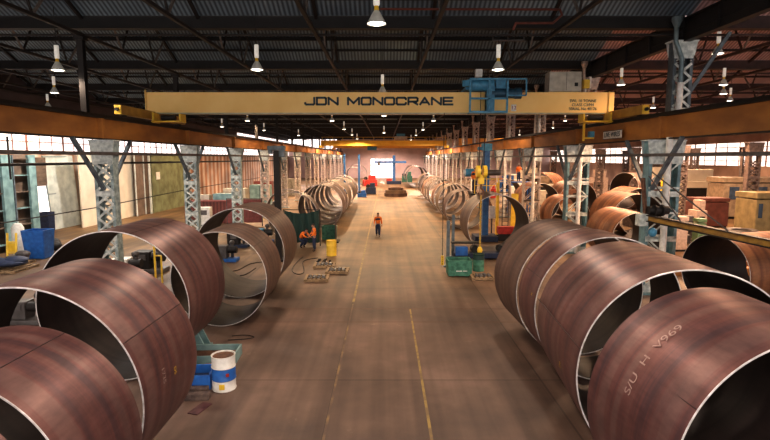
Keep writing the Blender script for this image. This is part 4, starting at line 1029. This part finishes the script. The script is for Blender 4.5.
# containers at left beyond columns
t = thing('shipping_container', (-15.4, 46.5, 0), 'maroon corrugated container beyond the left columns', 'container')
MB().box((0, 0, 1.0), (4.6, 2.4, 1.95)).build('body', maroonM, t); MB().box((0, 0, 2.0), (4.7, 2.5, .1)).box((-2.3, -1.2, 1.0), (.12, .12, 2.0)).box((2.3, -1.2, 1.0), (.12, .12, 2.0)).build('frame', brickdark, t)
for i, (x, w, h, m, lab) in enumerate(((-2, .9, .35, timberM, 'timber packing crate on the left of the maroon container roof'), (-.9, .9, .45, boxgrey, 'pale box on the maroon container roof'), (.9, 2.0, .55, tealM, 'long teal box on the right end of the maroon container roof'))):
    o = MB().box((0, 0, h/2), (w, .8, h), bev=.02).box((0, -.41, h*.5), (w*.9, .02, .05)).build('storage_box', m, loc=(-15.4+x, 46.5, 2.055)); tag(o, lab, 'box')
t = thing('control_cabinet', (-15.4, 43.6, 0), 'white control cabinet in front of the maroon container', 'cabinet')
MB().box((0, 0, .9), (1.1, .7, 1.5), bev=.04).build('housing', whiteM, t); MB().box((0, -.36, 1.2), (.6, .03, .4)).build('display', tieM, t); MB().box((0, 0, .1), (.9, .5, .2)).build('plinth', darkM, t)
for k, (x, y, m) in enumerate(((-15, 62, tealM), (-17, 72, brickdark), (-14.5, 80, boxgrey), (-16, 55, boxgrey))):
    t = thing('workshop_cabinet', (x, y, 0), ['teal', 'maroon', 'grey', 'pale'][k]+' workshop cabinet beyond the left columns', 'cabinet')
    MB().box((0, 0, 1.3), (2.4, 1.4, 2.6), bev=.04).build('housing', m, t); MB().box((0, -.72, 1.3), (.04, .03, 2.4)).box((.2, -.74, 1.4), (.05, .05, .3)).build('handle', darkM, t)

# ------------------------------------------------------------ right bay contents
# yellow low rail beam with diagonal ropes
A = PY(645, 222, 21.0); B_ = PY(790, 258, 17.0)
A = Vector((11.1+.2, 21.4, 3.05)); 
A = PY(643, 217, 21.0); B_ = PY(800, 250, 15.5)
t = thing('jib_arm', A, 'long yellow-brown jib arm swung out to the right from the nearest wide column', 'jib arm')
dv = B_-A
jibM = mat('jib_yellow', (.42, .25, .05), .5, .1, (.25, .14, .04), 3)
MB().bar((0, 0, 0), dv, .08, .22).build('web', jibM, t); MB().bar((0, 0, .12), dv+Vector((0, 0, .12)), .26, .04).bar((0, 0, -.12), dv+Vector((0, 0, -.12)), .26, .04).build('flange', chordM, t)
MB().rod((.1, -.2, .3), (.9, -.2, .3), .17, 16).rod((.3, -.25, .3), (.36, -.25, .3), .24, 16).rod((.6, -.25, .3), (.66, -.25, .3), .24, 16).build('hoist_drum', darkM, t, True)
MB().box((-.1, -.1, -.1), (.35, .4, .5), bev=.03).build('hinge_box', whiteS, t)
MB().ball((.3, -.25, -.6), (.17, .17, .2), 12).build('motor', blueM, t, True)
for (a_, b_) in (((649, 176), (683, 222)), ((652, 172), (735, 232))):
    P_ = PY(a_[0], a_[1], 21.0)-A; f = .3 if b_[0] < 700 else .62; Q_ = dv*f+Vector((0, 0, .12))
    MB().rod(P_, Q_, .03, 6).build('stay_rope', tieM, t)
MB().bar((0.1, 0, 0), PY(643, 178, 21.2)-A, .12).build('pivot_post', rustbrown, t)
# low track on floor in right bay
for k, dy in enumerate((0, 1.6)):
    o = MB().box((6, 0, .18), (14, .25, .35)).box((6, 0, .38), (14, .4, .05)).build('floor_rail', beamM, loc=(13, 25+dy, 0)); tag(o, 'rusty steel section lying on the right bay floor, %s of two' % ('nearer' if k == 0 else 'farther'), 'steel section')
def bmachine(loc, w, dp, h, m, label, windows=0, name='lathe_machine', roof=None):
    t = thing(name, loc, label, 'machine')
    MB().box((0, 0, h*.45), (w, dp, h*.8), bev=.06).build('body', m, t)
    MB().box((0, 0, h*.93), (w*1.03, dp*1.04, h*.12), bev=.04).build('roof', roof or m, t)
    for k in range(windows): MB().box((-w*.4+k*w*.8/max(1, windows-1), -dp/2-.02, h*.62), (w*.09, .04, h*.3)).build('window', glassblue, t)
    MB().box((0, 0, .06), (w*.95, dp*.9, .12)).build('plinth', darkM, t)
    return t
bmachine((37.2, 50, 0), 10, 2.5, 4.0, paleyellow, 'long cream machine enclosure with blue windows beyond the brown columns', 4)
t = bmachine((27.4, 43.5, 0), 2.6, 1.8, 2.5, mat('hood_maroon', (.16, .06, .05), .6, 0, (.1, .035, .03), 2), 'maroon hooded machine between the two brown columns')
bmachine((27.6, 37.0, 0), 3.0, 2.2, 3.4, mat('machine_olive', (.3, .24, .12), .6, 0, (.2, .16, .08), 2), 'olive-yellow machine with dark windows at the right edge', 1)
bmachine((18.3, 31.9, 0), 1.0, .8, 2.2, pinkbag, 'pale pink cabinet standing right of the first wide column', name='supply_cabinet')
bmachine((20.1, 32.5, 0), .55, .6, 2.0, mat('cabinet_green', (.16, .26, .14), .5, 0, (.1, .18, .1), 3), 'narrow green cabinet right of the pale pink one', name='supply_cabinet')
for k in range(8):
    r_ = .45+.1*(k % 3)
    o = MB().lathe([(.9, 0), (1.05, .12), (.9, .24), (.6, .2), (.6, .04)], n=28, close=True).build('cable_coil', tieM if k % 2 else blackM, loc=(22.0+(k % 2)*2.2, 34.5, .02+.25*(k//2)), smooth=True)
    tag(o, 'dark coil of cable in the %s stack before the maroon machine, %s from the floor' % ('left' if k % 2 == 0 else 'right', ['first', 'second', 'third', 'fourth'][k//2]), 'coil', 'stacked cable coils in the right bay')
for k, (x, y, m, w, h) in enumerate(((24.2, 39.5, pinkbag, .8, 2.6), (22.0, 37.6, tieM, 1.4, 1.6), (22.6, 30.6, navyM, 2.0, .7), (26, 31.0, navyM, 2.6, .8), (22.5, 52, rustbrown, 2, 2.2), (21, 65, boxgrey, 3, 2.5), (25, 66, ochre if False else rustbrown, 4, 2.6), (36, 60, creamM, 5, 4.5), (42, 52, redM, 1.2, 3.2), (38.5, 47.5, brickdark, 2.2, 3.0), (22, 74, paleyellow, 4, 3.2), (17.5, 68, whiteM, 2, 3), (33, 80, pinkbag, 3, 4), (20, 85, brightblue, 3, 3), (26, 95, creamM, 6, 4), (15.5, 75, redM, 1.2, 2.0), (40, 75, creamM, 6, 4.5))):
    colr = ['pale', 'grey', 'blue', 'bright blue', 'rust brown', 'light grey', 'rusty', 'cream', 'red', 'maroon', 'pale yellow', 'white', 'pale pink', 'deep blue', 'cream', 'small red', 'wide cream'][k]
    t = thing('workshop_unit', (x, y, 0), '%s workshop unit in the right-hand bay, shaped as a %s' % (colr, ['sack stack', 'low bench', 'low bin', 'wide low bin', 'press', 'cabinet', 'frame', 'booth', 'stand', 'press', 'lathe', 'tank', 'guard', 'crate', 'long booth', 'extinguisher stand', 'far booth'][k]), 'machine')
    MB().box((0, 0, h*.35), (w, 1.2, h*.7), bev=.05).build('body', m, t); MB().box((w*.1, 0, h*.85), (w*.6, .9, h*.3), bev=.08).build('top_unit', m, t); MB().box((0, -.615, h*.4), (w*.5, .04, h*.25)).build('panel', darkM, t)
t = thing('yellow_guard_frame', (27.0, 49, 0), 'yellow guard frame standing above the maroon machine', 'frame')
MB().bar((-.6, 0, 0), (-.6, 0, 5.0), .12).bar((.6, 0, 0), (.6, 0, 5.0), .12).bar((-.6, 0, 4.9), (.6, 0, 4.9), .12).bar((-2.2, 0, 3.9), (-.6, 0, 3.9), .12).bar((-2.2, 0, 0), (-2.2, 0, 3.9), .12).build('frame', yellow2, t)
for k in range(14):
    x = 18.8+(k % 7)*1.55; y = 28.3+(k//7)*5.6+(k % 3)*.5
    if 33 < y < 35.8 and 20.5 < x < 25.6: continue
    t = thing('machine_part', (x, y, 0), '%s machine part in the right bay, %s from the left, %s row' % (['dark', 'rusty', 'grey'][k % 3], ['first', 'second', 'third', 'fourth', 'fifth', 'sixth', 'seventh'][k % 7], 'nearer' if k < 7 else 'farther'), 'machine part', 'machine parts on the right bay floor')
    m = [darkM, rustbrown, tieM][k % 3]
    MB().box((0, 0, .3), (1.0, .7, .6), bev=.05).build('base', m, t)
    MB().rod((-.3, -.2, .75), (.35, .2, .75), .18+.04*(k % 3), 14).build('shaft', m, t, True)
    MB().box((.2, .1, .95), (.25, .25, .3), bev=.03).build('bracket', oldtimber if k % 2 else m, t)
# partition behind the right bay: brown dado
# ------------------------------------------------------------ people
def skin_mesh(chains, root=0):
    """chains: list of lists of (point, radius or (rx,ry)); chains join where points coincide"""
    idx = {}; V = []; R = []; E = []
    for ch_ in chains:
        prev = None
        for p, r in ch_:
            k = tuple(round(c, 4) for c in p)
            if k not in idx: idx[k] = len(V); V.append(p); R.append(r if isinstance(r, tuple) else (r, r))
            i = idx[k]
            if prev is not None and prev != i: E.append((prev, i))
            prev = i
    me = bpy.data.meshes.new('s'); me.from_pydata([Vector(v) for v in V], E, [])
    o = bpy.data.objects.new('s', me); COL.objects.link(o)
    o.modifiers.new('k', 'SKIN')
    for i, r in enumerate(R): me.skin_vertices[0].data[i].radius = r
    me.skin_vertices[0].data[root].use_root = True
    m = o.modifiers.new('u', 'SUBSURF'); m.levels = 2; m.render_levels = 2
    dg = bpy.context.evaluated_depsgraph_get(); dg.update()
    out = bpy.data.meshes.new_from_object(o.evaluated_get(dg)); bpy.data.objects.remove(o)
    return out
def as_obj(me, name, m, parent):
    me.materials.clear(); me.materials.append(m); me.polygons.foreach_set('use_smooth', [True]*len(me.polygons))
    o = bpy.data.objects.new(name, me); COL.objects.link(o); o.parent = parent; return o
def person(loc, rz, J, label, shirt=orangeM, yoke=navyM, sleeves=orangeM, hat=None):
    """J joints in metres (facing -y). keys: pel, wai, che, nec, hed, sL,eL,wL,hL  sR..  qL,kL,aL,tL  qR.."""
    t = thing('person', loc, label, 'person', rz=rz)
    V_ = {k: Vector(v) for k, v in J.items()}
    ch_ = [[(V_['pel'], (.14, .1)), (V_['wai'], (.13, .09)), (V_['che'], (.15, .1)), (V_['nec'], (.065, .06)), (V_['nec'].lerp(V_['hed'], .5), (.055, .055)), (V_['hed'], (.06, .07))]]
    for s in 'LR':
        ch_.append([(V_['che'], (.15, .1)), (V_['s'+s], (.06, .06)), (V_['e'+s], (.042, .042)), (V_['w'+s], (.028, .024)), (V_['h'+s], (.04, .02))])
        d = (V_['h'+s]-V_['w'+s]).normalized(); side = Vector((1, 0, 0)) if abs(d.x) < .8 else Vector((0, 1, 0)); side = (side-d*side.dot(d)).normalized(); bend = d.cross(side)
        if bend.y > 0: bend = -bend
        base = V_['h'+s]
        for k, (off, ln) in enumerate(((-.03, .075), (-.01, .09), (.01, .085), (.03, .065))):
            ch_.append([(base, (.04, .02)), (base+side*off+d*.04, .009), (base+side*off+d*(.04+ln*.5)+bend*.012, .0085), (base+side*off*.95+d*(.03+ln)+bend*.035, .0075)])
        inn = -1 if s == 'R' else 1
        th = base-d*.03
        ch_.append([(base, (.04, .02)), (base+side*(-.045)+d*.005+bend*.02, .011), (base+side*(-.05)+d*.045+bend*.03, .009)])
        ch_.append([(V_['pel'], (.14, .1)), (V_['q'+s], (.085, .085)), (V_['k'+s], (.058, .058)), (V_['a'+s], (.04, .04)), (V_['t'+s], (.04, .03))])
    me = skin_mesh(ch_)
    bm = bmesh.new(); bm.from_mesh(me)
    h = V_['hed']; fw = (J.get('look') and Vector(J['look']).normalized()) or Vector((0, -1, 0)); up = (V_['hed']-V_['nec']).normalized(); rt = fw.cross(up).normalized(); fw = up.cross(rt).normalized()
    HM = Matrix((( rt.x, -fw.x, up.x, h.x), (rt.y, -fw.y, up.y, h.y), (rt.z, -fw.z, up.z, h.z), (0, 0, 0, 1)))
    def blob(c, d):
        bmesh.ops.create_uvsphere(bm, u_segments=16, v_segments=12, radius=1, matrix=HM @ Matrix.Translation(c) @ Matrix.Diagonal((*d, 1)))
    blob((0, 0, .04), (.076, .095, .115)); blob((0, -.02, -.035), (.058, .068, .065)); blob((0, -.1, .015), (.013, .02, .03))
    blob((.076, 0, .02), (.012, .02, .03)); blob((-.076, 0, .02), (.012, .02, .03)); blob((0, -.085, -.04), (.026, .008, .009))
    bm.to_mesh(me); bm.free(); as_obj(me, 'body', skinM, t)
    # eyes
    g = MB()
    for s in (-1, 1): g.b.verts.ensure_lookup_table(); bmesh.ops.create_uvsphere(g.b, u_segments=8, v_segments=6, radius=.011, matrix=HM @ Matrix.Translation((s*.03, -.09, .04)))
    g.build('eyes', blackM, t)
    g = MB(); bmesh.ops.create_uvsphere(g.b, u_segments=20, v_segments=12, radius=1, matrix=HM @ Matrix.Translation((0, .012, .065)) @ Matrix.Diagonal((.086, .1, .105, 1)))
    inv = HM.inverted()
    kill_ = [v for v in g.b.verts if (inv @ v.co).z < (.075 if (inv @ v.co).y < .0 else .0)]
    bmesh.ops.delete(g.b, geom=kill_, context='VERTS'); g.build('hard_hat' if hat else 'hair', hat or hairM, t, True)
    # clothes
    c = [[(V_['pel'], (.165, .125)), (V_['wai'], (.175, .13)), (V_['che'], (.185, .135)), (V_['nec']-(V_['nec']-V_['che'])*.15, (.085, .08))]]
    as_obj(skin_mesh([c[0]]+[[(V_['che'], (.175, .125)), (V_['s'+s], (.085, .085)), (V_['e'+s], (.062, .062)), (V_['e'+s].lerp(V_['w'+s], .85), (.045, .045))] for s in 'LR']), 'shirt', sleeves, t)
    up_ = [(V_['wai'].lerp(V_['che'], .25), (.2, .155)), (V_['che'], (.215, .165)), (V_['nec']-(V_['nec']-V_['che'])*.15, (.14, .12))]
    as_obj(skin_mesh([up_]+[[(V_['che'], (.215, .165)), (V_['che'].lerp(V_['s'+s], .75), (.1, .1))] for s in 'LR']), 'yoke', yoke, t)
    as_obj(skin_mesh([[(V_['wai'].lerp(V_['pel'], .6), (.16, .12)), (V_['pel'], (.172, .132))]]+[[(V_['pel'], (.172, .132)), (V_['q'+s], (.13, .13)), (V_['k'+s], (.1, .1)), (V_['k'+s].lerp(V_['a'+s], .92), (.085, .085))] for s in 'LR'], 1), 'trousers', navyM, t)
    for s in 'LR':
        a_, b_ = V_['a'+s], V_['t'+s]
        as_obj(skin_mesh([[(a_.lerp(V_['k'+s], .15), .058), (a_, .058), (a_.lerp(b_, .5)-Vector((0, 0, .02)), .055), (b_, (.052, .042))]]), 'boot', bootM, t)
    return t
ST = dict(pel=(0, 0, .95), wai=(0, 0, 1.1), che=(0, 0, 1.32), nec=(0, 0, 1.48), hed=(0, -.01, 1.62),
          sL=(.2, 0, 1.42), eL=(.26, .02, 1.13), wL=(.27, -.06, .88), hL=(.27, -.08, .8), sR=(-.2, 0, 1.42), eR=(-.26, .03, 1.13), wR=(-.27, -.03, .88), hR=(-.27, -.05, .8),
          qL=(.1, 0, .88), kL=(.11, -.02, .5), aL=(.11, .02, .1), tL=(.12, -.14, .055), qR=(-.1, 0, .88), kR=(-.11, -.02, .5), aR=(-.11, .02, .1), tR=(-.12, -.14, .055))
def pose(**k): d_ = dict(ST); d_.update(k); return d_
p = G(378, 236.5)
person((p.x, p.y, 0), 0, pose(kL=(.1, -.16, .52), aL=(.1, -.2, .1), tL=(.1, -.36, .06), kR=(-.1, -.02, .5), aR=(-.1, .22, .14), tR=(-.1, .1, .055), wL=(.29, .1, .9), hL=(.29, .11, .82), wR=(-.28, -.16, .92), hR=(-.28, -.2, .85)),
       'person in an orange and navy work shirt and navy trousers walking up the aisle')
p = G(314.5, 251.5)
person((p.x, p.y, 0), math.radians(-75), pose(eR=(-.24, -.1, 1.15), wR=(-.2, -.28, 1.05), hR=(-.19, -.35, 1.03), eL=(.24, -.06, 1.14), wL=(.22, -.25, 1.0), hL=(.2, -.32, .98), hed=(0, -.05, 1.61)),
       'person in an orange shirt and dark trousers standing beside the green tarpaulin')
p = G(302.5, 249)
person((p.x-.1, p.y+.5, 0), math.radians(60), pose(pel=(0, .12, .62), wai=(0, .02, .76), che=(0, -.16, .93), nec=(0, -.28, 1.04), hed=(0, -.36, 1.15), sL=(.2, -.2, 1.0), eL=(.25, -.38, .8), wL=(.15, -.56, .72), hL=(.13, -.63, .7), sR=(-.2, -.2, 1.0), eR=(-.25, -.38, .8), wR=(-.15, -.56, .74), hR=(-.13, -.63, .72),
       qL=(.1, .1, .56), kL=(.17, -.28, .5), aL=(.15, .0, .1), tL=(.16, -.16, .055), qR=(-.1, .1, .56), kR=(-.17, -.28, .48), aR=(-.15, .02, .1), tR=(-.16, -.14, .055)),
       'person in an orange shirt crouching at work behind the wide ring')
person(platform_p, math.radians(120), pose(hed=(0, -.05, 1.61), eR=(-.24, -.12, 1.15), wR=(-.2, -.32, 1.1), hR=(-.19, -.39, 1.1)),
       'person in an orange shirt and dark helmet standing on the blue welding platform', hat=navyM)
# platform for far right worker
t = thing('access_platform', (13.6, 52, 0), 'raised blue access platform in the right bay beside the orange-brown cylinders', 'platform')
MB().box((0, 0, 3.4), (2.2, 1.2, .1)).build('deck', brightblue, t)
g = MB()
for x in (-1, 1):
    for y in (-.5, .5): g.box((x, y, 1.7), (.1, .1, 3.4))
g.build('leg', brightblue, t)
person((13.5, 52, 3.45), math.radians(20), pose(eL=(.3, -.1, 1.15), wL=(.25, -.3, 1.2), hL=(.24, -.37, 1.23)), 'person in an orange shirt on the raised blue platform in the right bay', yoke=orangeM, hat=whiteM)

# ------------------------------------------------------------ lights
def spot(loc, e, c, size=.2, ang=165, blend=.4):
    l = bpy.data.lights.new('lamp_or_fill_light', 'SPOT'); l.energy = e; l.color = c; l.shadow_soft_size = size; l.spot_size = math.radians(ang); l.spot_blend = blend
    o = bpy.data.objects.new('lamp_or_fill_light', l); COL.objects.link(o); o.location = loc; return o
for p, side in lampinfo:
    far = p.y > 36
    e = 1050 if p.y < 36 else 2700
    c = (1, .80, .62) if not far else (1, .72, .45)
    if p.x > 12: c = (1, .62, .38); e = 1700 if p.y < 36 else 2600
    if p.x < -11 or (12 < p.x < 15 and p.y < 30): e *= .45
    spot(p+Vector((0, 0, -.1)), e, c, .22)
# lamps of the same rows nearer than / beside the picture
for (x, y) in ((-5, 7), (5, 7), (0, 0), (-5, -6), (5, -6), (-13, 10), (13, 8), (-19, 33), (-19, 48)):
    spot((x, y, 9.2), 1000, (1, .82, .68), .25)
for (x, y) in ((-18, 22), (-18, 33), (-19, 43)):  # added white fill spots to brighten the left bay, no fixtures
    spot((x, y, 9.6), 2200, (1, .93, .85), .3)
for (x, y) in ((18, 24), (18, 40), (18, 60), (30, 45), (30, 70), (22, 90), (38, 60), (0, 80), (-5, 104), (5, 104), (0, 124), (-16, 60), (-16, 85)):  # more fill spots without fixtures, added to brighten right bay and far hall
    spot((x, y, 9.6), 3800, (1, .66, .42), .3)
for (x, y) in ((-8, 132), (8, 132), (0, 140), (-8, 112), (8, 112), (-8, 92), (8, 92), (-18, 120), (18, 125), (30, 130), (28, 110)):  # strong fill spots added at the far end, standing in for pale haze
    spot((x, y, 9.6), 5500, (1, .76, .62), .3)
for (x, y) in ((9.2, 45), (9.2, 62), (9.2, 80), (-9.2, 45), (-9.2, 62), (-9.2, 80)):  # weak fill spots added inside both column rows, no fixtures
    spot((x, y, 9.6), 700, (1, .72, .5), .3)
w = bpy.data.worlds.new('world'); sc.world = w; w.use_nodes = True
bg = w.node_tree.nodes['Background']; bg.inputs[0].default_value = (1, .93, .88, 1); bg.inputs[1].default_value = 2.3
sc.view_settings.view_transform = 'Standard'
sc.view_settings.look = 'None'
sc.view_settings.exposure = 0.28; sc.view_settings.gamma = .84
sc.cycles.use_denoising = True
sc.cycles.max_bounces = 6
sc.cycles.sample_clamp_indirect = 6
